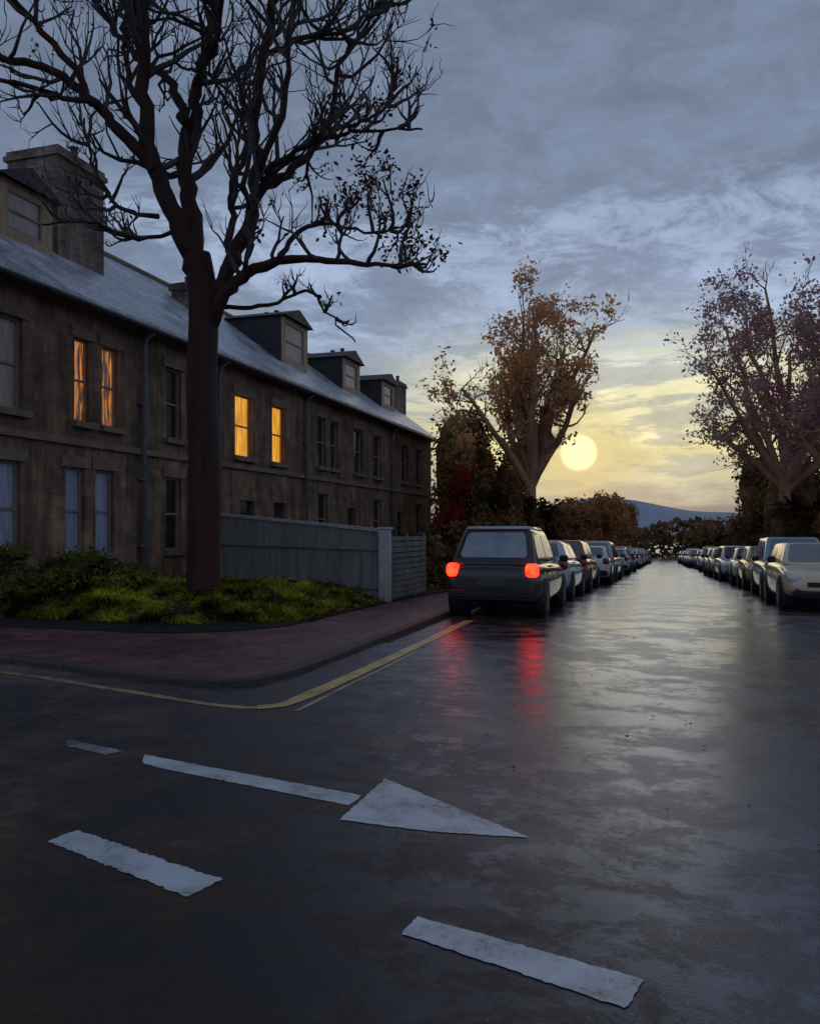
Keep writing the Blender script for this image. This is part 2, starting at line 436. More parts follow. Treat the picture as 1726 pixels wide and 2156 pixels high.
cool = nt.ramp(e, [(0.0, s(88, 98, 116)), (0.15, s(128, 144, 170)), (0.3, s(124, 140, 166)), (0.5, s(112, 126, 149)), (1.0, s(96, 107, 125))])
faz = nt.maprange(Y, 0.90, 0.985, 0, 1, True)
col = nt.mix(faz, cool, warm)
# broken pale streaks along the edge of the cloud sheet
mask = nt.math('MULTIPLY', nt.maprange(zc, 0.18, 0.24, 0, 1, True), nt.maprange(zc, 0.34, 0.40, 1, 0, True))
mask = nt.math('MULTIPLY', mask, nt.maprange(brush.outputs[0], 0.45, 0.60, 0, 0.75, True))
col = nt.mix(mask, col, s(158, 174, 202))
# low cloud bars across the bright gap
bar = nt.math('MULTIPLY', nt.maprange(zc, 0.02, 0.06, 0, 1, True), nt.maprange(zc, 0.22, 0.30, 1, 0, True))
bar = nt.math('MULTIPLY', bar, nt.maprange(bands.outputs[0], 0.51, 0.58, 0, 0.55, True))
col = nt.mix(bar, col, s(132, 142, 154))
k = nt.math('MULTIPLY', nt.maprange(cl.outputs[0], 0.3, 0.7, 0.78, 1.26), nt.maprange(brush.outputs[0], 0.3, 0.7, 0.80, 1.22))
col = nt.n('ShaderNodeVectorMath', {0: col, 'Scale': k}, operation='SCALE').outputs[0]
# sun veiled by thin cloud
dt = nt.n('ShaderNodeVectorMath', {0: dr, 1: tuple(SUN)}, operation='DOT_PRODUCT').outputs['Value']
disk = nt.maprange(dt, 0.99972, 0.99986, 0, 1, True)
halo = nt.math('POWER', nt.maprange(dt, 0.992, 1.0, 0, 1), 3.0)
halo = nt.math('MULTIPLY', halo, 0.12)
hc = nt.n('ShaderNodeVectorMath', {0: (1.0, 0.74, 0.30), 'Scale': halo}, operation='SCALE').outputs[0]
ring = nt.maprange(dt, 0.9970, 0.9992, 0, 0.5, True)
col = nt.mix(ring, col, s(176, 164, 112))
col = nt.n('ShaderNodeVectorMath', {0: col, 1: hc}, operation='ADD').outputs[0]
col = nt.mix(disk, col, (1.3, 1.10, 0.56, 1))
sky = nt.n('ShaderNodeTexSky', sky_type='NISHITA', sun_disc=False, sun_elevation=math.radians(5.3),
           sun_rotation=math.atan2(SUN.x, SUN.y))
b1 = nt.n('ShaderNodeBackground', {0: col, 1: 1.0})
b2 = nt.n('ShaderNodeBackground', {0: sky.outputs[0], 1: 0.003})
ad = nt.n('ShaderNodeAddShader', {0: b1.outputs[0], 1: b2.outputs[0]})
wo = nt.n('ShaderNodeOutputWorld', {0: ad.outputs[0]})

sl = bpy.data.lights.new('sun', 'SUN')
sl.energy = 0.18; sl.angle = math.radians(40); sl.color = (1.0, 0.80, 0.55)
so = bpy.data.objects.new('sun', sl); COL.objects.link(so)
so.rotation_euler = SUN.to_track_quat('Z', 'Y').to_euler()
so.location = (0, 0, 60)

# ------------------------------------------------------------------ ground & road
YS = [-40, 0, 5, 8, 11, 13, 14, 15, 16, 17, 18, 19] + [20+5*i for i in range(24)] + [150, 200, 300, 420]
mb = MB(); mb.strip(-2500, 2500, [-600]+YS+[4000], 0.0)
structure(obj('ground', mb, M['ground'], fix=False))
mb = MB()
mb.poly([(-70, -40, 0.004), (60, -40, 0.004), (60, 5.0, 0.004), (4.2, 5.0, 0.004), (4.2, 8.0, 0.004), (4.2, 11.0, 0.004), (-3.7, 11.0, 0.004), (-70, 11.0, 0.004)])
mb.strip(-3.7, 4.2, [y for y in YS if y >= 11], 0.004)
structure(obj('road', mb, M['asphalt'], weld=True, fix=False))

def ribbon(mb, pts, half, z, wob=0.22):
    n = len(pts)
    L = []
    for i, p in enumerate(pts):
        a = Vector(pts[max(i-1, 0)]); b = Vector(pts[min(i+1, n-1)])
        t = (b - a).normalized(); nn = Vector((-t.y, t.x))
        hh = half*(1+wob*mnoise.noise(Vector((p[0]*2.1, p[1]*2.1, 5))))
        L.append(((p[0]+nn.x*hh, p[1]+nn.y*hh, z+zr(p[1])), (p[0]-nn.x*hh, p[1]-nn.y*hh, z+zr(p[1]))))
    for i in range(n-1):
        mb.poly([L[i][0], L[i][1], L[i+1][1], L[i+1][0]])

def catmull(P, sub=6):
    out = []
    P = [Vector(p) for p in P]
    for i in range(len(P)-1):
        p0 = P[max(i-1, 0)]; p1 = P[i]; p2 = P[i+1]; p3 = P[min(i+2, len(P)-1)]
        for k in range(sub):
            t = k/sub
            out.append(0.5*((2*p1)+(p2-p0)*t+(2*p0-5*p1+4*p2-p3)*t*t+(3*p1-p0-3*p2+p3)*t*t*t))
    out.append(P[-1])
    return out

kerbline = [(-70, 10.2), (-30, 9.9), (-20, 9.5), (-12, 8.75), (-7.4, 7.95), (-5.6, 7.52), (-4.7, 7.34), (-4.25, 7.36), (-3.98, 7.6), (-3.86, 8.1), (-3.83, 9.0), (-3.83, 11.0), (-3.83, 420)]
def offset(pts, d):
    res = []
    n = len(pts)
    for i, p in enumerate(pts):
        a = Vector(pts[max(i-1, 0)]); b = Vector(pts[min(i+1, n-1)])
        t = (b-a).normalized()
        res.append((p[0]-t.y*d, p[1]+t.x*d))
    return res
inner = offset(kerbline, 0.14)
KH = 0.084
mb = MB()
for i in range(len(kerbline)-1):
    a, b, c, d = kerbline[i], kerbline[i+1], inner[i+1], inner[i]
    seg = min(max(1, int((Vector(b)-Vector(a)).length/0.9)), 200)
    for q in range(seg):
        t0, t1 = q/seg, (q+1)/seg - 0.012/seg
        l = lambda p, r, t: (p[0]+(r[0]-p[0])*t, p[1]+(r[1]-p[1])*t)
        A, B, C, D = l(a, b, t0), l(a, b, t1), l(d, c, t1), l(d, c, t0)
        ip = len(mb.v)
        for z, sh in ((-0.02, 0), (KH-0.018, 0), (KH, 1)):
            for kk, P in enumerate((A, B, C, D)):
                if sh and kk < 2:
                    Q = (D, C)[kk]
                    P = (P[0]+(Q[0]-P[0])*0.14, P[1]+(Q[1]-P[1])*0.14)
                mb.v.append((P[0], P[1], z))
        for lv in (0, 4):
            for kk in range(4):
                mb.f.append((ip+lv+kk, ip+lv+(kk+1) % 4, ip+lv+4+(kk+1) % 4, ip+lv+4+kk))
        mb.f.append((ip+8, ip+9, ip+10, ip+11))
mb.drape()
structure(obj('kerb', mb, M['kerb']))
PZ = KH-0.004
mb = MB()
mb.poly([(p[0], p[1], PZ) for p in inner[:-1]] + [(-70, 11.0, PZ)])
mb.strip(-70, -3.97, [y for y in YS if y >= 11], PZ)
structure(obj('pavement', mb, M['pave'], weld=True))
mb = MB()
for q in range(120):
    y0 = 5.0 + q*2.0
    mb.box((4.3, y0, -0.02), (4.44, y0+1.985, KH))
mb.drape()
structure(obj('kerb', mb, M['kerb']))
mb = MB(); mb.strip(4.44, 6.4, [y for y in YS if y >= 5], PZ)
structure(obj('pavement', mb, M['pave']))
mb = MB(); mb.strip(4.2, 4.32, [y for y in YS if y >= 5], 0.004)
structure(obj('gutter_channel', mb, M['kerb']))

# painted lines (edges slightly uneven from wear)
z = 0.008
rng = random.Random(2)
def rough_poly(pts, amp=0.006, step=0.02):
    out_ = []
    for i in range(len(pts)):
        a = Vector(pts[i]); b = Vector(pts[(i+1) % len(pts)])
        n_ = max(1, int((b-a).length/step))
        t_ = (b-a).normalized(); nn_ = Vector((-t_.y, t_.x))
        for q in range(n_):
            p_ = a+(b-a)*q/n_
            o_ = (mnoise.noise(Vector((p_.x*14, p_.y*14, 1)))*1.0+rng.uniform(-0.6, 0.6))*amp
            out_.append((p_.x+nn_.x*o_, p_.y+nn_.y*o_, z))
    return out_
mb = MB(); mb.poly(rough_poly([(-4.32, 5.20), (-4.24, 5.05), (-3.78, 4.92), (-3.72, 5.05)], 0.012))
structure(obj('painted_line', mb, M['whitefaint']))
mb = MB(); mb.poly(rough_poly([(-3.52, 5.01), (-3.40, 4.82), (-3.2, 4.75), (-1.73, 4.43), (-1.73, 4.62), (-2.9, 4.87)], 0.008))
structure(obj('painted_line', mb, M['white']))
mb = MB(); mb.poly(rough_poly([(-1.70, 4.98), (-1.70, 4.20), (-1.2, 4.17), (-0.66, 4.24)], 0.008))
structure(obj('painted_triangle', mb, M['white']))
mb = MB(); mb.poly(rough_poly([(-2.97, 3.64), (-3.01, 3.46), (-1.98, 3.12), (-1.92, 3.32)], 0.012))
structure(obj('painted_dash', mb, M['white']))
mb = MB(); mb.poly(rough_poly([(-0.97, 3.24), (-0.98, 3.08), (-0.12, 2.82), (-0.06, 3.02)], 0.008))
structure(obj('painted_dash', mb, M['white']))
yl = [(p.x, p.y) for p in catmull([(-20, 9.0), (-12, 8.3), (-7.3, 7.5), (-5.4, 7.02), (-4.3, 6.72), (-3.7, 6.60), (-3.40, 6.70), (-3.28, 7.1), (-3.24, 9.0), (-3.24, 11.5), (-3.27, 14.2)], 9)]
mb = MB(); ribbon(mb, [p for p in yl if p[0] < -3.40], 0.05, z)
structure(obj('painted_yellow_line', mb, M['yellowdull']))
mb = MB(); ribbon(mb, [p for p in yl if p[0] > -3.5], 0.085, z+0.003)
structure(obj('painted_yellow_line', mb, M['yellow']))
mb = MB(); ribbon(mb, [(-3.09+0.004*math.sin(i*0.7), 6.6+i*0.2) for i in range(20)], 0.025, z)
structure(obj('painted_yellow_line', mb, M['yellowdull']))

# garden ground
def sm(t):
    t = max(0.0, min(1.0, t)); return t*t*(3-2*t)
def Yf(x):
    if x < -7.6: return 10.4 + 0.05*math.sin(x*1.3)
    return 10.4 + 2.0 - math.sqrt(max(0.0, 4.0-(x+7.6)**2))
def gz(x, y):
    d = min(y-Yf(x), -5.55-x)
    return 0.10 + 0.36*sm(d/1.8) + 0.04*mnoise.noise(Vector((x*0.9, y*0.9, 0)))*sm(d) + zr(y)
mb = MB()
xs = [-40, -30, -22, -16] + [-13 + 0.25*i for i in range(22)] + [-7.6+0.1*i for i in range(21)]
ys = [0, 0.15, 0.35, 0.6, 0.9, 1.2, 1.6, 2.0, 2.6, 3.4, 4.4, 6, 9, 14, 22, 34]
for xx in xs:
    for t in ys:
        yy = Yf(xx)+t
        mb.v.append((xx, yy, gz(xx, yy)))
    mb.v.append((xx, Yf(xx)-0.01, 0.03))
n = len(ys)+1
for i in range(len(xs)-1):
    for j in range(len(ys)-1):
        mb.f.append((i*n+j, (i+1)*n+j, (i+1)*n+j+1, i*n+j+1))
    mb.f.append((i*n+n-1, (i+1)*n+n-1, (i+1)*n, i*n))
structure(obj('garden_ground', mb, M['soil'], smooth=True))

rng = random.Random(5)
mb = MB()
for _ in range(56000):
    xx = rng.uniform(-13.5, -5.72)
    yy = Yf(xx)+0.5+abs(rng.gauss(0, 1))*2.4
    if yy > 20: continue
    zz = gz(xx, yy)-0.02
    cl_ = 0.5+0.5*mnoise.noise(Vector((xx*1.8, yy*1.8, 3)))
    cl_ = sm((cl_-0.3)/0.45)
    if rng.random() < 0.60 - cl_*0.6: continue
    h = (0.03+0.17*cl_)*rng.uniform(0.5, 1.25)
    a = rng.uniform(0, 6.28); wv = 0.016+0.022*rng.random()
    lx, ly = rng.gauss(0, 0.8)*h, rng.gauss(0, 0.8)*h
    i = len(mb.v)
    mb.v += [(xx-wv*math.cos(a), yy-wv*math.sin(a), zz), (xx+wv*math.cos(a), yy+wv*math.sin(a), zz), (xx+lx, yy+ly, zz+h)]
    mb.f.append((i, i+1, i+2))
o = obj('grass', mb, M['grass'], fix=False); o['kind'] = 'stuff'
# fallen leaves
mb = MB()
for _ in range(1500):
    q_ = rng.random()
    if q_ < 0.65:
        xx = rng.uniform(-9.5, -4.05); yy = rng.uniform(8.6, 18)
        if yy > Yf(max(xx, -50)) and xx < -5.5: continue
        if yy < 8.75 and xx < -6: continue
        zz = KH+0.002
    elif q_ < 0.93:
        xx = -3.75+abs(rng.gauss(0, 0.14)); yy = rng.uniform(8.2, 40); zz = 0.014
    else:
        xx = rng.uniform(-6, 3); yy = rng.uniform(4, 16); zz = 0.014
        if xx < -3.6 and yy > 6.4: continue
    r_ = rng.uniform(0.012, 0.032); a = rng.uniform(0, 6.28)
    i = len(mb.v)
    for kq in range(4):
        an = a+kq*math.pi/2; rr = r_*(1 if kq % 2 else 0.6)
        mb.v.append((xx+rr*math.cos(an), yy+rr*math.sin(an), zz+zr(yy)+rng.uniform(0, 0.012)))
    mb.f.append((i, i+1, i+2, i+3))
o = obj('fallen_leaves', mb, M['fallen'], fix=False); o['kind'] = 'stuff'

# hills
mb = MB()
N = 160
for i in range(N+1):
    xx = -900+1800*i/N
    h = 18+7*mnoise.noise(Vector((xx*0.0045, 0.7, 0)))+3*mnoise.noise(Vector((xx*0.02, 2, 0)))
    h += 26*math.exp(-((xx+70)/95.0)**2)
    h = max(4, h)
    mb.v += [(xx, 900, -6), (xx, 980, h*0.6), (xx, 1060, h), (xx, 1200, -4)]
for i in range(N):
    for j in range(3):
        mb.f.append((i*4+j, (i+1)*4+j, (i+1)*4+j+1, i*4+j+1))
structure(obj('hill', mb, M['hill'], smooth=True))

# ------------------------------------------------------------------ houses
def panel_wall(mb, W, z0, z1, holes, dep=0.2):
    ys_ = sorted(set([0, W]+[h[0] for h in holes]+[h[1] for h in holes]))
    zs_ = sorted(set([z0, z1]+[h[2] for h in holes]+[h[3] for h in holes]))
    for i in range(len(ys_)-1):
        for j in range(len(zs_)-1):
            yc = (ys_[i]+ys_[i+1])/2; zc_ = (zs_[j]+zs_[j+1])/2
            if any(h[0] < yc < h[1] and h[2] < zc_ < h[3] for h in holes): continue
            mb.poly([(0, ys_[i], zs_[j]), (0, ys_[i+1], zs_[j]), (0, ys_[i+1], zs_[j+1]), (0, ys_[i], zs_[j+1])])
    for (a, b, c, d) in holes:
        mb.poly([(0, a, c), (-dep, a, c), (-dep, a, d), (0, a, d)])
        mb.poly([(0, b, c), (0, b, d), (-dep, b, d), (-dep, b, c)])
        mb.poly([(0, a, d), (-dep, a, d), (-dep, b, d), (0, b, d)])
        mb.poly([(0, a, c), (0, b, c), (-dep, b, c), (-dep, a, c)])

EZ, RZ = 6.7, 9.9
def frame_bars(mb, x0, x1, a, b, c, d, fw=0.05):
    mb.box((x0, a, c), (x1, a+fw, d)); mb.box((x0, b-fw, c), (x1, b, d))
    mb.box((x0, a+fw, d-fw), (x1, b-fw, d)); mb.box((x0, a+fw, c), (x1, b-fw, c+fw))
    zm = (c+d)/2
    mb.box((x0, a+fw, zm-0.025), (x1-0.01, b-fw, zm+0.025))

def house(Y0, W, wins, door, chim, label, first=False, last=False, pipe=None, cw=(0.7, 1.9), dormer=None):
    h = thing('terraced_house', (-12, Y0, 0), label, 'house', 'houses of one stone terrace')
    B0 = -1.2
    holes = [(a, b, c, d) for (a, b, c, d, m_) in wins] + [(door[0], door[1], 0.35, 2.5)]
    mb = MB()
    panel_wall(mb, W, B0, EZ, holes)
    mb.poly([(-8.6, 0, B0), (-8.6, W, B0), (-8.6, W, EZ), (-8.6, 0, EZ)])
    mb.poly([(0, 0, EZ), (0, W, EZ), (-8.6, W, EZ), (-8.6, 0, EZ)])
    for flag, yy in ((first, 0.0), (last, W)):
        if flag:
            mb.poly([(0, yy, B0), (-8.6, yy, B0), (-8.6, yy, EZ), (-4.3, yy, RZ-0.12), (0, yy, EZ)])
    obj('wall', mb, M['stone'], h, fix=False, weld=True)
    mb = MB()
    mb.box((0.002, 0, 3.42), (0.09, W, 3.56))
    obj('string_course', mb, M['stonetrim'], h)
    mb = MB()
    mb.box((0.002, 0, EZ-0.34), (0.12, W, EZ-0.14))
    obj('eaves_course', mb, M['stonetrim'], h)
    mb = MB()
    sl_ = (RZ-EZ)/4.3
    for sx in (1, -1):
        xe = 0.38 if sx > 0 else -8.98
        ze = EZ-0.38*sl_
        t_ = 0.12
        A = [(xe, 0, ze), (xe, W, ze), (-4.3, W, RZ), (-4.3, 0, RZ)]
        B = [(p[0], p[1], p[2]+t_) for p in A]
        mb.poly(B)
        mb.poly(A[::-1])
        mb.poly([A[0], A[1], B[1], B[0]])
        for q in ((0, 3), (1, 2)):
            mb.poly([A[q[0]], A[q[1]], B[q[1]], B[q[0]]])
    roof = obj('roof', mb, M['slate'], h, weld=True)
    mb = MB(); mb.tube([(-4.3, 0.0, RZ+0.13), (-4.3, W, RZ+0.13)], [0.12, 0.12], 8)
    obj('ridge_tiles', mb, M['stonetrim'], roof)
    mb = MB(); mb.tube([(0.43, 0, EZ-0.33), (0.43, W, EZ-0.33)], [0.075, 0.075], 8)
    obj('gutter', mb, M['gutter'], roof)
    if chim:
        zt = chim
        mb = MB()
        hy, wx, xo = cw
        y0, y1 = W-hy, W+hy
        xa, xb = -xo-wx, -xo
        mb.box((xa, y0, 6.9), (xb, y1, zt-0.24))
        mb.box((xa-0.07, y0-0.07, zt-0.24), (xb+0.07, y1+0.07, zt-0.12))
        mb.box((xa-0.02, y0-0.02, zt-0.12), (xb+0.02, y1+0.02, zt))
        ch = obj('chimney', mb, M['brick'], h)
        mb = MB()
        mb.box((xa+0.1, y0+0.1, zt+0.001), (xb-0.1, y1-0.1, zt+0.05))
        for kx in range(2):
            mb.lathe([(0, 0.13), (0.05, 0.13), (0.08, 0.10), (0.20+0.12*kx, 0.09), (0.23+0.12*kx, 0.11), (0.26+0.12*kx, 0.11), (0.26+0.12*kx, 0.07), (0.16, 0.06)], 12, 'Z', (xa+0.35+kx*(wx-0.7), W+(-0.1, 0.15, 0.0)[kx], zt+0.03))
        obj('chimney_pots', mb, M['pot'], ch, smooth=False)
    if dormer:
        dy0, dy1, dx, dz, wm = dormer     # y range, setback of the face, height of its top, glass
        zb = EZ + dx*sl_ + 0.10
        mb = MB()
        xr = -(dz-EZ)/sl_
        for yy in (dy0, dy1):
            mb.poly([(-dx, yy, zb-0.2), (-dx, yy, dz), (xr-0.3, yy, dz)])
        mb.poly([(-dx, dy0, dz), (-dx, dy1, dz), (xr-0.3, dy1, dz), (xr-0.3, dy0, dz)])
        dm = obj('dormer', mb, M['lead'], h, weld=True)
        mb = MB()
        wa, wb_, wc, wd = dy0+0.32, dy1-0.32, zb+0.22, dz-0.18
        for (a, b, c, d) in ((dy0, wa, zb-0.2, dz), (wb_, dy1, zb-0.2, dz), (wa, wb_, zb-0.2, wc), (wa, wb_, wd, dz)):
            mb.poly([(-dx+0.004, a, c), (-dx+0.004, b, c), (-dx+0.004, b, d), (-dx+0.004, a, d)])
        for (a, b) in ((wa, wa), (wb_, wb_)):
            mb.poly([(-dx+0.004, a, wc), (-dx-0.05, a, wc), (-dx-0.05, a, wd), (-dx+0.004, a, wd)])
        obj('dormer_front', mb, M['dormerfront'], dm, weld=True)
        mb = MB(); mb.poly([(-dx-0.05, wa, wc), (-dx-0.05, wb_, wc), (-dx-0.05, wb_, wd), (-dx-0.05, wa, wd)])
        obj('dormer_window', mb, M[wm], dm)
        mb = MB(); frame_bars(mb, -dx-0.045, -dx-0.0, wa, wb_, wc, wd)
        obj('window_frame', mb, M['frame'], dm)
        mb = MB()
        ym = (dy0+dy1)/2
        rz_ = dz+0.42
        xr2 = -(rz_-EZ)/sl_-0.3
        for yy in (dy0-0.15, dy1+0.15):
            mb.poly([(-dx+0.2, yy, dz-0.04), (-dx+0.2, ym, rz_), (xr2, ym, rz_), (xr-0.3, yy, dz-0.04)])
        mb.poly([(-dx+0.2, dy0-0.15, dz-0.04), (-dx+0.2, dy1+0.15, dz-0.04), (-dx+0.2, ym, rz_)])
        obj('dormer_roof', mb, M['lead'], dm, weld=True)
    for (a, b, c, d, m_) in wins:
        mb = MB(); mb.poly([(-0.16, a, c), (-0.16, b, c), (-0.16, b, d), (-0.16, a, d)])
        wn = obj('window', mb, M[m_], h)
        mb = MB(); frame_bars(mb, -0.155, -0.10, a, b, c, d)
        obj('frame', mb, M['frame'], wn)
        mb = MB(); mb.box((0.003, a-0.12, c-0.14), (0.15, b+0.12, c-0.005))
        obj('sill', mb, M['stonetrim'], wn, bevel=0.01)
        mb = MB(); mb.box((0.003, a-0.14, d+0.004), (0.04, b+0.14, d+0.24))
        obj('lintel', mb, M['stonetrim'], wn)
    a, b = door
    mb = MB(); mb.box((-0.16, a+0.06, 0.36), (-0.11, b-0.06, 2.1))
    for pz in ((0.5, 1.0), (1.15, 1.95)):
        for py in ((a+0.15, (a+b)/2-0.04), ((a+b)/2+0.04, b-0.15)):
            mb.box((-0.109, py[0], pz[0]), (-0.095, py[1], pz[1]))
    dd = obj('door', mb, M['door'], h)
    mb = MB(); mb.lathe([(0, 0.0), (0, 0.025), (0.05, 0.035), (0.07, 0.0)], 10, 'X', (-0.095, b-0.14, 1.15)); obj('handle', mb, M['metal'], dd, smooth=True)
    mb = MB(); mb.poly([(-0.14, a+0.06, 2.12), (-0.14, b-0.06, 2.12), (-0.14, b-0.06, 2.48), (-0.14, a+0.06, 2.48)]); obj('fanlight', mb, M['darkglass'], dd)
    mb = MB(); mb.box((0.0, a-0.1, -0.8), (0.9, b+0.1, 0.34)); mb.box((0.901, a-0.1, -0.8), (1.25, b+0.1, 0.17)); obj('steps', mb, M['stonetrim'], h)
    if pipe is not None:
        mb = MB(); mb.tube([(0.13, pipe, -0.6), (0.13, pipe, EZ-0.75), (0.2, pipe, EZ-0.5), (0.42, pipe, EZ-0.36)], [0.06]*4, 8)
        for q in (1.2, 2.8, 4.6): mb.box((0.0, pipe-0.09, q), (0.16, pipe+0.09, q+0.06))
        obj('downpipe', mb, M['pipe'], h, smooth=True)
    return h

U0, U1, G0, G1 = 3.95, 5.75, 1.1, 2.95
Wd = 6.4
house(10.8, Wd, [(1.35, 2.35, U0, U1, 'beige'), (3.82, 4.32, U0, U1, 'lit_o'), (4.72, 5.3, U0, U1, 'lit_o'),
                 (1.45, 2.3, G0, G1, 'curtain'), (3.55, 4.15, G0, G1, 'curtain'), (4.5, 5.15, G0, G1, 'curtain')], (0.2, 1.15), 10.9,
      'brown stone terraced house with orange lit upper windows and tall chimney', first=True, pipe=6.1, cw=(0.85, 1.5, 1.9), dormer=(3.2, 4.9, 1.5, 9.2, 'beige'))
house(17.2, Wd, [(0.8, 1.5, U0, U1, 'darkglass'), (1.9, 2.6, U0, U1, 'darkglass'), (4.3, 5.35, U0-0.15, U1-0.1, 'lit_y'),
                 (0.8, 1.5, G0, G1, 'darkglass'), (1.9, 2.6, G0, G1, 'darkglass')], (4.6, 5.5), 9.6,
      'brown stone terraced house behind the big tree, one yellow window', pipe=3.2, cw=(0.5, 1.0, 2.2))
house(23.6, Wd, [(0.3, 1.2, U0-0.15, U1-0.1, 'lit_y'), (3.9, 4.7, U0, U1, 'darkglass'), (5.1, 5.9, U0, U1, 'darkglass'),
                 (4.0, 4.9, G0, G1, 'darkglass')], (0.4, 1.3), 10.1,
      'brown stone terraced house with yellow lit window and pitched dormer', pipe=2.7, cw=(0.5, 1.0, 2.6), dormer=(3.4, 5.7, 1.2, 9.45, 'beige'))
house(30.0, Wd, [(1.2, 2.2, U0, U1, 'darkglass'), (3.6, 4.6, U0, U1, 'darkglass'), (3.6, 4.6, G0, G1, 'darkglass')], (0.5, 1.4), 9.9,
      'dark stone terraced house with unlit windows and small dormer', pipe=5.9, cw=(0.5, 1.1, 2.3), dormer=(2.7, 4.8, 1.1, 9.1, 'beige'))
house(36.4, Wd, [(1.2, 2.2, U0, U1, 'darkglass'), (3.6, 4.6, U0, U1, 'darkglass'), (3.6, 4.6, G0, G1, 'darkglass')], (0.5, 1.4), 9.7,
      'dark stone end terraced house with unlit windows and chimney', last=True, cw=(0.6, 1.4, 1.6), dormer=(1.4, 3.4, 1.1, 9.0, 'darkglass'))

# ------------------------------------------------------------------ fences
rng = random.Random(11)
A = Vector((-5.85, 16.95)); B = Vector((-11.85, 19.0))
L = (B-A).length; t = (B-A)/L; nn = Vector((-t.y, t.x))
f = thing('board_fence', (A.x, A.y, 0), 'weathered grey board fence with pale capping rail', 'fence')
mb = MB(); nb = int(L/0.15)
for i in range(nb):
    q = (i+0.5)/nb
    c = t*(q*L)
    z1 = 1.56+0.5*q+rng.uniform(-0.012, 0.012)
    mb.obox((c.x+nn.x*rng.uniform(-0.006, 0.006), c.y+nn.y*rng.uniform(-0.006, 0.006)), t, nn, 0.072, 0.011, 0.0, z1)
obj('boards', mb, M['fence'], f)
def beam(mb, p, q, hw, hh):
    p, q = Vector(p), Vector(q)
    d = (q-p).normalized(); s_ = Vector((-d.y, d.x, 0)).normalized(); u_ = s_.cross(d)
    i = len(mb.v)
    for P in (p, q):
        for a, b in ((-1, -1), (1, -1), (1, 1), (-1, 1)):
            mb.v.append(tuple(P+s_*hw*a+u_*hh*b))
    mb.f += [(i, i+1, i+2, i+3), (i+7, i+6, i+5, i+4), (i, i+4, i+5, i+1), (i+1, i+5, i+6, i+2), (i+2, i+6, i+7, i+3), (i+3, i+7, i+4, i)]
mb = MB()
beam(mb, (0, 0, 1.60), (t.x*L, t.y*L, 2.10), 0.06, 0.035)
obj('capping_rail', mb, M['fencecap'], f)
for q in (0.35, 1.2):
    mb = MB()
    beam(mb, (nn.x*0.05, nn.y*0.05, q), (t.x*L+nn.x*0.05, t.y*L+nn.y*0.05, q+0.1), 0.03, 0.04)
    obj('rail', mb, M['fence'], f)
p = thing('gate_post', (-5.72, 16.75, 0), 'pale painted timber gate post at the fence corner', 'post')
mb = MB(); mb.box((-0.11, -0.11, -0.05), (0.11, 0.11, 1.62)); obj('shaft', mb, M['fencecap'], p, bevel=0.012)
mb = MB(); mb.box((-0.145, -0.145, 1.622), (0.145, 0.145, 1.67)); obj('cap', mb, M['fencecap'], p, bevel=0.015)
f = thing('slatted_gate', (-5.72, 17.0, -0.08), 'grey slatted driveway gate beside the pale post', 'gate')
mb = MB()
for k_ in range(11):
    z0 = 0.16+k_*0.128
    mb.box((-0.012, 0.0, z0+rng.uniform(-0.006, 0.006)), (0.012, 2.9, z0+0.105))
mb.box((-0.05, 0.02, 0.15), (-0.013, 0.10, 1.62)); mb.box((-0.05, 2.8, 0.15), (-0.013, 2.88, 1.62)); mb.box((-0.05, 1.4, 0.15), (-0.013, 1.48, 1.62))
obj('slats', mb, M['gate'], f)
mb = MB(); mb.box((0.014, 2.5, 0.9), (0.06, 2.62, 1.0)); obj('latch', mb, M['metal'], f)

# ------------------------------------------------------------------ trees
def grow(mb, rng, p, d, length, r, depth, tips, up=0.12, wig=0.22, nseg=5, kids=4, spread=0.75, rmin=0.0):
    pts = [p.copy()]; rad = [r]
    d = d.normalized()
    for i in range(nseg):
        d = (d + Vector((rng.gauss(0, wig), rng.gauss(0, wig), rng.gauss(0, wig)+up))).normalized()
        pts.append(pts[-1]+d*length/nseg)
        rad.append(r*(1-0.7*(i+1)/nseg))
    mb.tube(pts, rad, 6 if r > 0.03 else (4 if r > 0.014 else 3), cap=False)
    if depth <= 0:
        tips.append(pts[-1]); tips.append(pts[nseg//2])
        return
    for k_ in range(kids):
        i = rng.randint(1, nseg)
        q = pts[i]
        ax = Vector((rng.gauss(0, 1), rng.gauss(0, 1), rng.gauss(0, 0.6)))
        dd = (pts[i]-pts[i-1]).normalized()
        nd = (dd + ax.normalized()*spread).normalized()
        grow(mb, rng, q, nd, length*rng.uniform(0.45, 0.75), max(rad[i]*0.7, r*0.32, rmin), depth-1, tips, up, wig, max(3, nseg-1), kids, spread, rmin)

def leaf(mb, rng, c, size):
    u_ = Vector((rng.gauss(0, 1), rng.gauss(0, 1), rng.gauss(0, 1))).normalized()
    w_ = u_.orthogonal().normalized()
    w_ = (Matrix.Rotation(rng.uniform(0, 6.28), 3, u_) @ w_)
    x_ = u_.cross(w_)
    i = len(mb.v); sz = size*rng.uniform(0.6, 1.3)
    mb.v += [tuple(c-w_*sz), tuple(c-x_*sz*0.5), tuple(c+w_*sz), tuple(c+x_*sz*0.5)]
    mb.f.append((i, i+1, i+2, i+3))

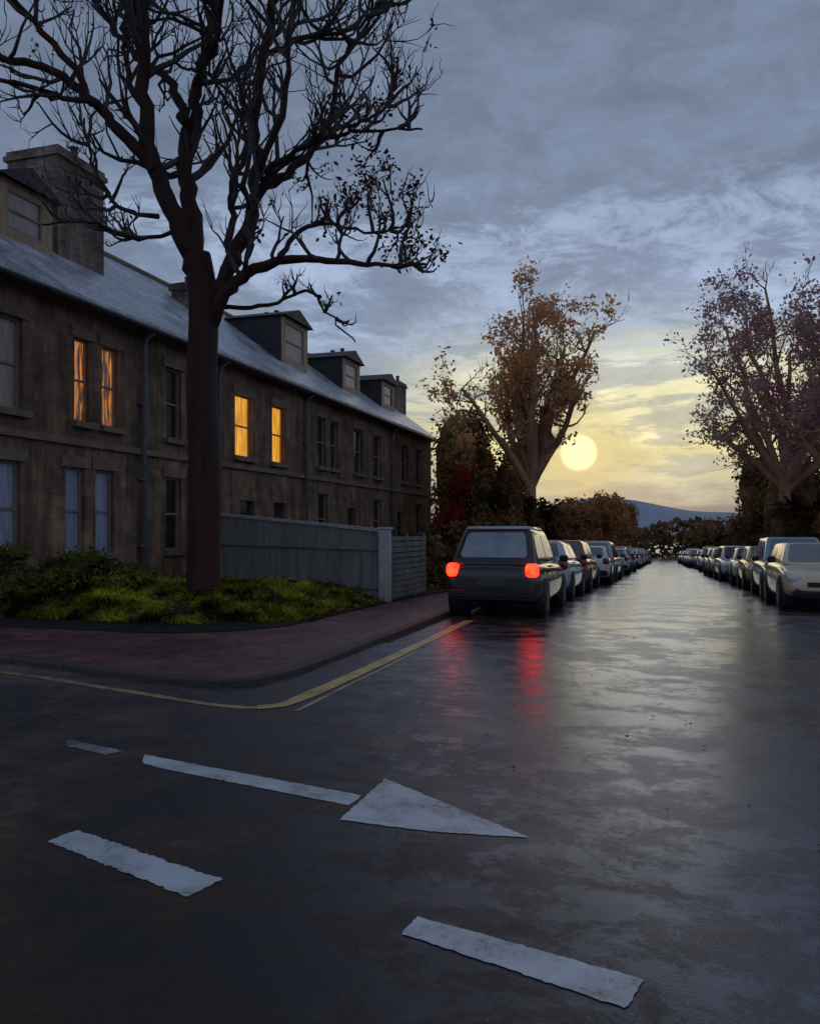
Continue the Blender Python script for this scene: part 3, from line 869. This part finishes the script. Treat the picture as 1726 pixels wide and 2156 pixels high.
# ---- big bare tree
TB = Vector((-7.75, 12.8, 0.2))
PX = 14.53/1726.0
rng = random.Random(21)
def P2(x, y, dp=0.0):
    return R*((x-430)*PX) + F*dp + U*((1300-y)*PX-0.12)
tree = thing('bare_tree', TB, 'large bare dark street tree with spreading limbs on grass', 'tree')
tm = MB(); cm = MB(); tips = []
def limb(pts, r0, r1, dep_end=0.0, target=tm, kids=8, klen=1.9, depth=2, dep0=0.0, start=0.3, up=0.24):
    n0 = len(pts)
    P = [P2(x, y, dep0+(dep_end-dep0)*i/(n0-1)) for i, (x, y) in enumerate(pts)]
    P = catmull(P, 5)
    n1 = len(P)
    P = [p + Vector((rng.gauss(0, 1), rng.gauss(0, 1), 0))*0.035 for p in P]
    rad = [(r0+(r1-r0)*(i/(n1-1))**0.8)*rng.uniform(0.93, 1.07) for i in range(n1)]
    target.tube(P, rad, 12 if r0 > 0.15 else 8)
    for k_ in range(kids):
        i = rng.randint(int(n1*start), n1-2)
        dd = (P[i+1]-P[i]).normalized()
        ax = Vector((rng.gauss(0, 1), rng.gauss(0, 1), rng.gauss(0.15, 0.7))).normalized()
        nd = dd*0.6+ax*0.8
        grow(cm, rng, P[i], nd, klen*rng.uniform(0.6, 1.2), max(0.040, rad[i]*0.52), depth, tips, up, 0.28, 6, 3, 0.8, 0.012)
P = [P2(430, 1318), P2(430, 1300), P2(427, 1255), P2(427, 1200), P2(430, 1000), P2(424, 820), P2(428, 680), P2(424, 600), P2(414, 540)]
tm.tube(catmull(P, 4), [0.36 if i < 3 else (0.33 if i < 6 else (0.31 if i < 10 else 0.30 - 0.0028*(i-10))) for i in range(33)], 16)
limb([(416, 580), (375, 470), (332, 370), (315, 250), (322, 120), (300, 0), (285, -130)], 0.20, 0.07, -0.8, kids=13)
limb([(416, 580), (402, 450), (384, 350), (386, 230), (402, 120), (424, 0), (440, -150)], 0.19, 0.06, 0.9, kids=13)
limb([(428, 690), (480, 575), (528, 480), (545, 380), (540, 280), (562, 150), (590, 0), (612, -120)], 0.16, 0.06, -0.5, kids=13)
limb([(430, 720), (470, 640), (530, 592), (620, 572), (700, 582), (800, 600), (900, 606)], 0.15, 0.018, -1.2, kids=12, klen=0.9, up=0.34)
limb([(338, 380), (285, 320), (225, 255), (150, 200), (60, 182), (-10, 175), (-110, 140)], 0.12, 0.035, -1.0, dep0=-0.35, kids=12)
limb([(225, 255), (190, 262), (100, 245), (0, 240), (-60, 255)], 0.06, 0.02, -1.4, dep0=-0.6, kids=7, klen=1.1)
limb([(542, 420), (600, 365), (650, 300), (690, 200), (700, 100), (740, -20)], 0.10, 0.035, 1.2, dep0=-0.2, kids=13)
limb([(600, 575), (640, 500), (700, 475), (780, 480), (860, 450)], 0.055, 0.015, 0.6, dep0=-0.6, kids=9, klen=0.8, depth=2, up=0.3)
limb([(545, 395), (620, 358), (700, 340), (790, 345), (890, 360)], 0.065, 0.015, -1.5, dep0=-0.2, kids=10, klen=0.8)
limb([(386, 250), (345, 150), (260, 70), (200, 0), (150, -80)], 0.10, 0.035, 1.3, dep0=0.2, kids=11)
limb([(230, 265), (150, 150), (80, 70), (20, -20), (-40, -90)], 0.07, 0.025, -1.6, dep0=-0.6, kids=11)
limb([(562, 150), (640, 90), (740, 50), (800, -40)], 0.06, 0.025, 0.5, dep0=-0.4, kids=11)
limb([(690, 220), (770, 190), (820, 120), (830, 20)], 0.045, 0.018, 1.5, dep0=0.9, kids=10, klen=0.9)
limb([(402, 150), (470, 60), (500, -60)], 0.07, 0.03, -1.0, dep0=0.5, kids=9)
limb([(460, 600), (480, 480), (470, 380), (500, 260), (480, 140), (510, 0)], 0.08, 0.035, 1.4, kids=13)
limb([(330, 460), (250, 430), (200, 380), (150, 300), (120, 180)], 0.05, 0.02, 1.2, kids=9, klen=1.2)
limb([(470, 650), (560, 640), (640, 600), (680, 640), (740, 700)], 0.045, 0.014, 0.8, kids=5, klen=0.5)
limb([(395, 480), (300, 520), (220, 500), (140, 520)], 0.045, 0.015, -1.0, kids=7, klen=0.8)
limb([(316, 260), (270, 160), (250, 60), (235, -60)], 0.07, 0.03, 0.6, dep0=-0.3, kids=10)
limb([(546, 380), (610, 260), (630, 130), (660, 0)], 0.07, 0.03, -1.4, dep0=-0.3, kids=12)
obj('trunk', tm, M['bark'], tree, smooth=True, fix=False)
lm = MB()
for tp in tips:
    rx = tp.dot(R); rz = tp.z
    if rx > 1.0 and 4.8 < rz < 8.4 and mnoise.noise(tp*0.8) > 0.08 or rng.random() < 0.05:
        for _ in range(rng.randint(2, 6)):
            leaf(lm, rng, tp+Vector((rng.gauss(0, 0.10), rng.gauss(0, 0.10), rng.gauss(0, 0.08))), 0.055)
cr = obj('crown', cm, M['twig'], tree, smooth=False, fix=False)
obj('leaves', lm, M['leafdark'], cr, fix=False)

def leafy_tree(loc, height, spread, leafm, barkm, seed, label, nleaf=7, lsize=0.14, fork=0.3, dens=1.0, tr=0.28, group=None, lean=0.0, name='leafy_tree', els=(0.5, 1.35), nl=8, clump=0.22):
    rng = random.Random(seed)
    loc = (loc[0], loc[1], zr(loc[1]))
    t_ = thing(name, loc, label, 'tree', group)
    tm = MB(); cm = MB(); tips = []
    fz = height*fork
    base = [Vector((0, 0, -0.1)), Vector((0, 0, 0.5)), Vector((lean*0.3, 0, fz*0.6)), Vector((lean, 0, fz))]
    tm.tube(catmull(base, 4), [tr*1.5-tr*0.6*min(1, i/4) - tr*0.02*i for i in range(13)], 10)
    for i in range(nl):
        a = 2*math.pi*i/nl+rng.uniform(-0.3, 0.3)
        el = els[0]+(els[1]-els[0])*((i*0.618) % 1.0)
        st_ = Vector((lean*rng.uniform(0.5, 1), 0, fz*rng.uniform(0.7, 1.0)))
        f_ = math.sin(el)**2
        ln = (height*(1-fork)*0.90*f_+spread*0.9*(1-f_))*rng.uniform(0.88, 1.05)
        d = Vector((math.cos(a)*math.cos(el), math.sin(a)*math.cos(el), math.sin(el)))
        pts = [st_]; rad = [tr*0.6]
        for k_ in range(7):
            d = (d+Vector((rng.gauss(0, 0.13), rng.gauss(0, 0.13), rng.gauss(0.05, 0.10)))).normalized()
            pts.append(pts[-1]+d*ln/7); rad.append(tr*0.6*(1-0.75*(k_+1)/7))
        tm.tube(pts, rad, 7, cap=False)
        for k_ in range(11):
            j = rng.randint(2, 7)
            ax = Vector((rng.gauss(0, 1), rng.gauss(0, 1), rng.gauss(0.3, 0.6))).normalized()
            grow(cm, rng, pts[j], d*0.4+ax, height*0.11*rng.uniform(0.6, 1.2), max(0.035, rad[j]*0.5), 2, tips, 0.12, 0.2, 4, 3, 0.8, 0.015)
    obj('trunk', tm, barkm, t_, smooth=True, fix=False)
    cr = obj('crown', cm, barkm, t_, fix=False)
    lm = MB()
    for tp in tips:
        q = mnoise.noise(tp*0.7+Vector((seed, 0, 0)))
        if q < -0.15 + (1-dens)*0.5: continue
        for _ in range(nleaf):
            leaf(lm, rng, tp+Vector((rng.gauss(0, clump), rng.gauss(0, clump), rng.gauss(0, clump*0.9))), lsize)
    obj('leaves', lm, leafm, cr, fix=False)
    return t_

leafy_tree((-5.95, 38.5, 0), 13.6, 4.2, M['leaforange'], M['barkwarm'], 3, 'autumn tree with thinning orange-brown leaves against the sunset', 10, 0.12, fork=0.40, tr=0.38, dens=0.62, els=(0.78, 1.45), nl=12, clump=0.2)
leafy_tree((5.8, 44.0, 0), 16.0, 5.0, M['leafmauve'], M['barkwarm'], 8, 'half bare tree with mauve-brown twigs behind parked cars', 9, 0.12, fork=0.36, tr=0.36, dens=0.75, lean=-0.1, els=(0.7, 1.45), nl=11)
leafy_tree((6.1, 33.0, 0), 12.0, 4.4, M['leafmauve'], M['barkwarm'], 14, 'dark tree with sparse mauve leaves beside the pavement', 7, 0.11, fork=0.36, tr=0.32, dens=0.7, lean=0.3, els=(0.7, 1.45), nl=10)

# bushes
def bush(loc, rx, ry, hz, leafm, seed, label, n=2600, size=0.12, name='shrub', lumps=9, cat='shrub', group=None):
    rng = random.Random(seed)
    mb = MB()
    cs = []
    for i in range(lumps):
        a = rng.uniform(0, 6.28); q = rng.uniform(0.1, 0.75)
        cz = hz*rng.uniform(0.3, 0.78)
        cs.append((Vector((rx*q*math.cos(a), ry*q*math.sin(a), cz)), rng.uniform(0.3, 0.5)))
    for c, k_ in cs:
        rr = Vector((rx*k_, ry*k_, min(hz*k_*0.9, hz-c.z)))
        i0 = len(mb.v); nu, nv = 9, 6
        for a in range(nu):
            for b in range(nv+1):
                th = 2*math.pi*a/nu; ph = math.pi*b/nv
                j = 0.62*(1+rng.uniform(-0.2, 0.2))
                mb.v.append((c.x+rr.x*j*math.cos(th)*math.sin(ph), c.y+rr.y*j*math.sin(th)*math.sin(ph), max(0, c.z+rr.z*j*math.cos(ph))))
        for a in range(nu):
            for b in range(nv):
                a2 = (a+1) % nu
                mb.f.append((i0+a*(nv+1)+b, i0+a2*(nv+1)+b, i0+a2*(nv+1)+b+1, i0+a*(nv+1)+b+1))
        for _ in range(n//lumps):
            d = Vector((rng.gauss(0, 1), rng.gauss(0, 1), rng.gauss(0, 1))).normalized()
            if mnoise.noise((c+d*2.2)*1.1) < -0.22: continue
            m_ = rng.uniform(0.62, 1.12)
            p_ = Vector((c.x+d.x*rr.x*m_, c.y+d.y*rr.y*m_, c.z+d.z*rr.z*m_))
            if p_.z < 0.02: continue
            leaf(mb, rng, p_, size)
    for _ in range(n//3):
        a = rng.uniform(0, 6.28); q = math.sqrt(rng.random())*0.85
        leaf(mb, rng, Vector((rx*q*math.cos(a), ry*q*math.sin(a), rng.uniform(0.02, hz*0.5))), size)
    o = obj(name, mb, leafm, fix=False, loc=loc)
    tag(o, label, cat, group)
    return o
def Z3(x, y): return (x, y, zr(y))

bush(Z3(-10.1, 41.6), 2.0, 1.6, 9.0, M['leafivy'], 1, 'tall bronze-brown ivy clad bush beyond the terrace', 6500, 0.14, 'ivy_bush', 12)
bush(Z3(-8.6, 44.0), 1.9, 2.0, 7.5, M['leafrust'], 2, 'dark brown bush beyond the terrace', 4500, 0.15, 'ivy_bush', 10)
bush(Z3(-8.9, 37.6), 1.7, 1.6, 5.4, M['leafred'], 32, 'dark red-leaved bush at the end of the terrace', 4200, 0.11, 'red_bush', 10)
bush(Z3(-7.0, 36.9), 1.7, 1.2, 5.0, M['leafhedge'], 33, 'dark brown bush at the foot of the autumn tree', 4200, 0.11, 'brown_bush', 10)
bush(Z3(-5.85, 37.2), 0.8, 0.9, 3.7, M['leafhedge'], 34, 'low dark bush around the autumn tree trunk', 2600, 0.10, 'brown_bush', 8)
bush(Z3(5.9, 41.6), 1.3, 1.0, 4.0, M['leafhedge'], 35, 'dark bush hiding the foot of the mauve tree', 2600, 0.11, 'brown_bush', 8)
bush(Z3(6.3, 31.6), 1.1, 1.0, 3.4, M['leafhedge'], 36, 'dark bush hiding the foot of a street tree', 2600, 0.10, 'brown_bush', 8)
i_ = 50
for (bx, by, rx, hz, n_) in [(-6.6, 22.5, 0.8, 1.7, 2200), (-6.6, 25.5, 0.9, 2.0, 2200), (-6.6, 29.0, 1.0, 2.4, 2200), (-6.6, 33, 1.1, 3.2, 2200),
                     (-6.3, 46.5, 1.5, 4.2, 3000), (-6.4, 54, 2.2, 4.6, 3000), (-6.2, 62, 2.4, 5.2, 2600), (-6.0, 72, 2.6, 6.2, 2600), (-6.0, 84, 2.6, 7.2, 2200),
                     (-6.0, 98, 2.8, 8.2, 2200), (-6.0, 115, 3.0, 8.8, 1800), (-6.0, 135, 3.2, 9.4, 1800),
                     (7.6, 40, 1.5, 5.0, 2500), (7.3, 50, 2.3, 7.2, 3500), (6.9, 60, 2.1, 8.6, 3500), (7.4, 72, 2.2, 6.8, 2600), (7.4, 86, 2.4, 5.4, 2200), (7.4, 102, 2.6, 5.6, 1800),
                     (7.0, 122, 3.0, 6.2, 1800)]:
    i_ += 1
    rust = by > 50 and bx < 0
    bush(Z3(bx, by), rx, rx*1.6 if by > 60 else rx*1.2, hz, M['leafrust'] if rust else M['leafhedge'], i_,
         'warm rust-brown bush at the edge of the pavement' if rust else 'dark brown-green bush at the edge of the pavement', n_, 0.11+by*0.0010, 'roadside_bush', 8, 'bush', 'bushes lining the street')
G = 'low shrubs in the front garden'
for (bx, by, r_, hz) in [(-10.6, 12.6, 0.9, 0.85), (-9.5, 12.8, 0.8, 0.6), (-12.0, 12.4, 0.9, 1.0), (-6.75, 12.9, 0.35, 0.3), (-11.2, 11.5, 0.6, 0.4)]:
    i_ += 1
    bush((bx, by, gz(bx, by)-0.04), r_, r_*0.8, hz, M['leafshrub'], i_, 'low dark green shrub in the grass', 1600, 0.045, 'garden_shrub', 7, 'shrub', G)

# woodland closing the foot of the street
mb = MB(); rng = random.Random(77)
for _ in range(12000):
    xx = rng.uniform(-60, 60); yy = rng.uniform(146, 165)
    top = 6.2+1.6*mnoise.noise(Vector((xx*0.12, 0, 0)))+1.3*mnoise.noise(Vector((xx*0.4, 4, 0)))
    leaf(mb, rng, Vector((xx, yy, zr(yy)+rng.uniform(0, top))), 0.6)
o = obj('distant_woodland', mb, M['leafhedge'], fix=False); o['kind'] = 'stuff'

# ------------------------------------------------------------------ cars
def evaluated(mb, name, mat, mods):
    me = mb.mesh(name, mat, True); fixn(me)
    o = bpy.data.objects.new(name, me); COL.objects.link(o)
    for typ, kw in mods:
        md = o.modifiers.new(typ, typ)
        for k_, v_ in kw.items(): setattr(md, k_, v_)
    dg = bpy.context.evaluated_depsgraph_get(); dg.update()
    me2 = bpy.data.meshes.new_from_object(o.evaluated_get(dg))
    bpy.data.objects.remove(o)
    return me2

def bev(me, w_, sg=3):
    bm = bmesh.new(); bm.from_mesh(me); bmesh.ops.bevel(bm, geom=list(bm.edges), offset=w_, segments=sg, affect='EDGES'); bm.to_mesh(me); bm.free()
    return me

def car_parts(paint, roof=1.52, long_=4.3, lit=False, rb=0.10, rt=0.42, ft=2.3, fb=3.2, roofsheen=None, glass=None):
    parts = []
    k = long_/4.3
    secs = [(0.0, .44, .80, .66), (0.03, .34, .90, .80), (0.14, .27, .96, .86), (.45, .23, 1.0, .885), (1.2, .21, 1.0, .90), (2.2, .21, .985, .905), (3.0, .22, .96, .90), (3.35, .23, .92, .89),
            (3.9, .26, .84, .86), (4.15, .31, .76, .80), (4.26, .36, .68, .74), (4.3, .43, .60, .62)]
    mb = MB()
    n = None
    for (y, zb, zt, w_) in secs:
        y *= k
        half = [(0, zb), (w_*.75, zb), (w_*.96, zb+.06), (w_, zb+(zt-zb)*.35), (w_*1.0, zb+(zt-zb)*.6), (w_*.965, zt-.08), (w_*.90, zt-.01), (w_*.5, zt+.015), (0, zt+.02)]
        ring = half+[(-a, b) for (a, b) in half[-2:0:-1]]
        n = len(ring)
        for (a, b) in ring: mb.v.append((a, y, b))
    for i in range(len(secs)-1):
        for j in range(n):
            mb.f.append((i*n+j, i*n+(j+1) % n, (i+1)*n+(j+1) % n, (i+1)*n+j))
    mb.f.append(tuple(range(n))[::-1]); mb.f.append(tuple((len(secs)-1)*n+j for j in range(n)))
    low = evaluated(mb, 'low', paint, [('SUBSURF', {'levels': 2, 'render_levels': 2})])
    z0, z1 = .94, roof
    cb = [Vector(q) for q in ((-.80, rb*k, z0), (.80, rb*k, z0), (.80, fb*k, z0), (-.80, fb*k, z0))]
    ct = [Vector(q) for q in ((-.63, rt*k, z1), (.63, rt*k, z1), (.63, ft*k, z1-.02), (-.63, ft*k, z1-.02))]
    mb = MB()
    mb.v = [tuple(q) for q in cb+ct]
    mb.f = [(0, 1, 5, 4), (1, 2, 6, 5), (2, 3, 7, 6), (3, 0, 4, 7), (4, 5, 6, 7), (3, 2, 1, 0)]
    cab = evaluated(mb, 'cab', paint, [('BEVEL', {'width': 0.09, 'segments': 5})])
    bm = bmesh.new(); bm.from_mesh(low); bm.from_mesh(cab)
    me = bpy.data.meshes.new('body'); bm.to_mesh(me); bm.free()
    me.materials.append(paint) if not me.materials else None
    me.polygons.foreach_set('use_smooth', [True]*len(me.polygons))
    parts.append(('body', me, None, []))
    if roofsheen:
        mb = MB(); mb.box((-.60, rt*k-.02, z1-.05), (.60, ft*k, z1+.035))  # added pale slab stands in for sky reflected on the roof
        parts.append(('roof_sheen', bev(mb.mesh('roof_sheen', roofsheen, True), .035, 3), None, []))
    def pane(A, B, C, D, u0, u1, v0, v1, off=0.006):
        def P(u, v):
            return (A*(1-u)+B*u)*(1-v)+(D*(1-u)+C*u)*v
        nrm = (B-A).cross(D-A).normalized()
        ctr = (cb[0]+cb[2]+ct[0]+ct[2])/4
        if nrm.dot(P(.5, .5)-ctr) < 0: nrm = -nrm
        q = MB()
        pts = []
        cu, cv = 0.03, 0.08
        for (u, v) in ((u0+cu, v0), (u1-cu, v0), (u1, v0+cv), (u1, v1-cv), (u1-cu, v1), (u0+cu, v1), (u0, v1-cv), (u0, v0+cv)):
            pts.append(P(u, v)+nrm*off)
        q.poly(pts); return q
    g = glass or M['carglass']
    parts.append(('rear_window', pane(cb[0], cb[1], ct[1], ct[0], .09, .91, .22, .88).mesh('rear_window', g), None, []))
    parts.append(('windscreen', pane(cb[3], cb[2], ct[2], ct[3], .07, .93, .12, .92).mesh('windscreen', g), None, []))
    for (A, B, C, D) in ((cb[1], cb[2], ct[2], ct[1]), (cb[0], cb[3], ct[3], ct[0])):
        parts.append(('side_window', pane(A, B, C, D, .10, .46, .20, .84).mesh('side_window', g), None, []))
        parts.append(('side_window', pane(A, B, C, D, .50, .86, .20, .84).mesh('side_window', g), None, []))
    mb = MB(); mb.box((-.80, -.05, .34), (.80, .18, .54))
    parts.append(('rear_bumper', bev(mb.mesh('bumper', M['trim']), .05), None, []))
    mb = MB(); mb.box((-.72, long_-.16, .30), (.72, long_+.03, .46))
    parts.append(('front_bumper', bev(mb.mesh('bumper', M['trim']), .05), None, []))
    mb = MB(); mb.box((-.26, -.012, .60), (.26, .03, .71)); parts.append(('number_plate', mb.mesh('number_plate', M['plate']), None, []))
    mb = MB(); mb.box((-.45, long_-.02, .50), (.45, long_+.012, .60)); parts.append(('grille', mb.mesh('grille', M['trim']), None, []))
    for sx in (-1, 1):
        mb = MB(); mb.superell((sx*.725, .09, .87), (.115, .115, .125))
        parts.append(('tail_light', mb.mesh('tail_light', M['litlamp'] if lit else M['lensred'], True), None, []))
        mb = MB(); mb.superell((sx*.62, long_-.15, .655), (.16, .12, .075))
        parts.append(('headlight', mb.mesh('headlight', M['lensclear'], True), None, []))
        mb = MB(); mb.superell((sx*.97, 2.79*k, 1.05), (.09, .07, .07))
        parts.append(('wing_mirror', mb.mesh('wing_mirror', M['trim'], True), None, []))
        for wy in (.78*k, 3.42*k):
            ar = MB(); ar.lathe([(sx*.60, .0), (sx*.60, .385), (sx*.897, .385), (sx*.905, .36), (sx*.905, .0)], 28, 'X', (0, wy, .34))
            parts.append(('wheel_arch', ar.mesh('wheel_arch', M['trim'], True), None, []))
            ty = MB(); ty.lathe([(sx*.70, .20), (sx*.70, .30), (sx*.73, .325), (sx*.88, .325), (sx*.915, .30), (sx*.918, .22), (sx*.912, .2)], 28, 'X', (0, wy, .328))
            rm = MB(); rm.lathe([(sx*.910, .21), (sx*.912, .195), (sx*.907, .17)], 28, 'X', (0, wy, .328))
            for sp_ in range(5):
                a = 2*math.pi*sp_/5
                c_, s_ = math.cos(a), math.sin(a)
                xx = sx*.914
                rm.poly([(xx, wy-s_*.03, .328+c_*.03), (xx, wy+c_*.2-s_*.018, .328+s_*.2+c_*.018), (xx, wy+c_*.2+s_*.018, .328+s_*.2-c_*.018), (xx, wy+s_*.03, .328-c_*.03)])
            rm.lathe([(sx*.918, .05), (sx*.922, .0)], 12, 'X', (0, wy, .328))
            parts.append(('wheel', ty.mesh('wheel', M['tyre'], True), None, [('rim', rm.mesh('rim', M['metal']))]))
    return parts

def place_car(parts, x, y, rz, label, paint=None, group=None, cat='car', name='parked_car'):
    ym = y + (2.15 if abs(rz) < 1 else -2.15)
    sl_ = (zr(ym+1.3)-zr(ym-1.3))/2.6
    z = zr(ym) - sl_*(ym-y) + 0.008
    e = thing(name, (x, y, z), label, cat, group, rz, math.atan(sl_) if abs(rz) < 1 else -math.atan(sl_))
    for (nm, me, _, kids) in parts:
        if paint and nm == 'body':
            me = me.copy(); me.materials.clear(); me.materials.append(paint)
        o = bpy.data.objects.new(nm, me); COL.objects.link(o); o.parent = e
        for (kn, km) in kids:
            c = bpy.data.objects.new(kn, km); COL.objects.link(c); c.parent = o
    return e

paints = {
 'black': carpaint('paint_black', (0.018, 0.009, 0.010, 1)),
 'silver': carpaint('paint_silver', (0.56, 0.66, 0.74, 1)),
 'white': carpaint('paint_white', (0.84, 0.85, 0.87, 1)),
 'red': carpaint('paint_red', (0.36, 0.07, 0.06, 1)),
 'blue': carpaint('paint_blue', (0.14, 0.46, 0.56, 1)),
 'cream': carpaint('paint_cream', (0.92, 0.74, 0.48, 1)),
 'ochre': carpaint('paint_ochre', (0.88, 0.46, 0.12, 1)),
 'grey': carpaint('paint_grey', (0.24, 0.27, 0.30, 1)),
}
G = 'cars parked along the kerb'
first = car_parts(paints['black'], 1.64, 4.4, True, rt=0.55, roofsheen=paints['silver'], glass=M['skyglass'])
place_car(first, -2.95, 14.5, 0, 'dark hatchback with sky sheen painted on the roof and glowing red tail lights', group=G)
kinds = [car_parts(paints['silver'], 1.45, 4.0), car_parts(paints['white'], 1.54, 4.5, rb=.06, rt=.28, ft=2.4),
         car_parts(paints['silver'], 1.42, 4.5, rb=.55, rt=1.05, ft=2.2, fb=3.1), car_parts(paints['silver'], 1.66, 4.5, rb=.05, rt=.25, ft=2.3, fb=3.15)]
left = ['silver', 'red', 'white', 'silver', 'blue', 'white', 'grey', 'silver', 'red', 'white', 'silver', 'cream', 'grey', 'white', 'silver', 'grey', 'white', 'red']
cols = {'black': 'black', 'silver': 'silver', 'white': 'white', 'red': 'dark red', 'blue': 'teal blue', 'cream': 'cream', 'ochre': 'ochre yellow', 'grey': 'grey'}
rng = random.Random(4)
kl = [0, 1, 2, 3, 0, 2, 1, 0, 3, 2, 1, 0, 2, 3, 0, 1, 2, 0]
for i, c in enumerate(left):
    y = 19.9+i*5.0+rng.uniform(-0.22, 0.22)
    x = -2.85+min(0.5, 0.03*i)+rng.uniform(-.2, .2)
    place_car(kinds[kl[i]], x, y, rng.uniform(-.04, .04), cols[c]+' car parked in the line beside the kerb', paints[c], G)
right = ['cream', 'blue', 'ochre', 'cream', 'white', 'ochre', 'blue', 'cream', 'silver', 'white', 'ochre', 'red', 'silver', 'white', 'cream', 'silver', 'white', 'grey']
kr = [0, 3, 0, 2, 1, 0, 2, 1, 3, 0, 2, 1, 0, 3, 2, 0, 1, 2]
for i, c in enumerate(right):
    y = 22.0+i*4.95+rng.uniform(-0.2, 0.2)
    x = 3.40-min(0.5, 0.03*i)+rng.uniform(-.2, .2)
    place_car(kinds[kr[i]], x, y, math.pi+rng.uniform(-.04, .04), cols[c]+' car parked nose out beside the far kerb', paints[c], G)
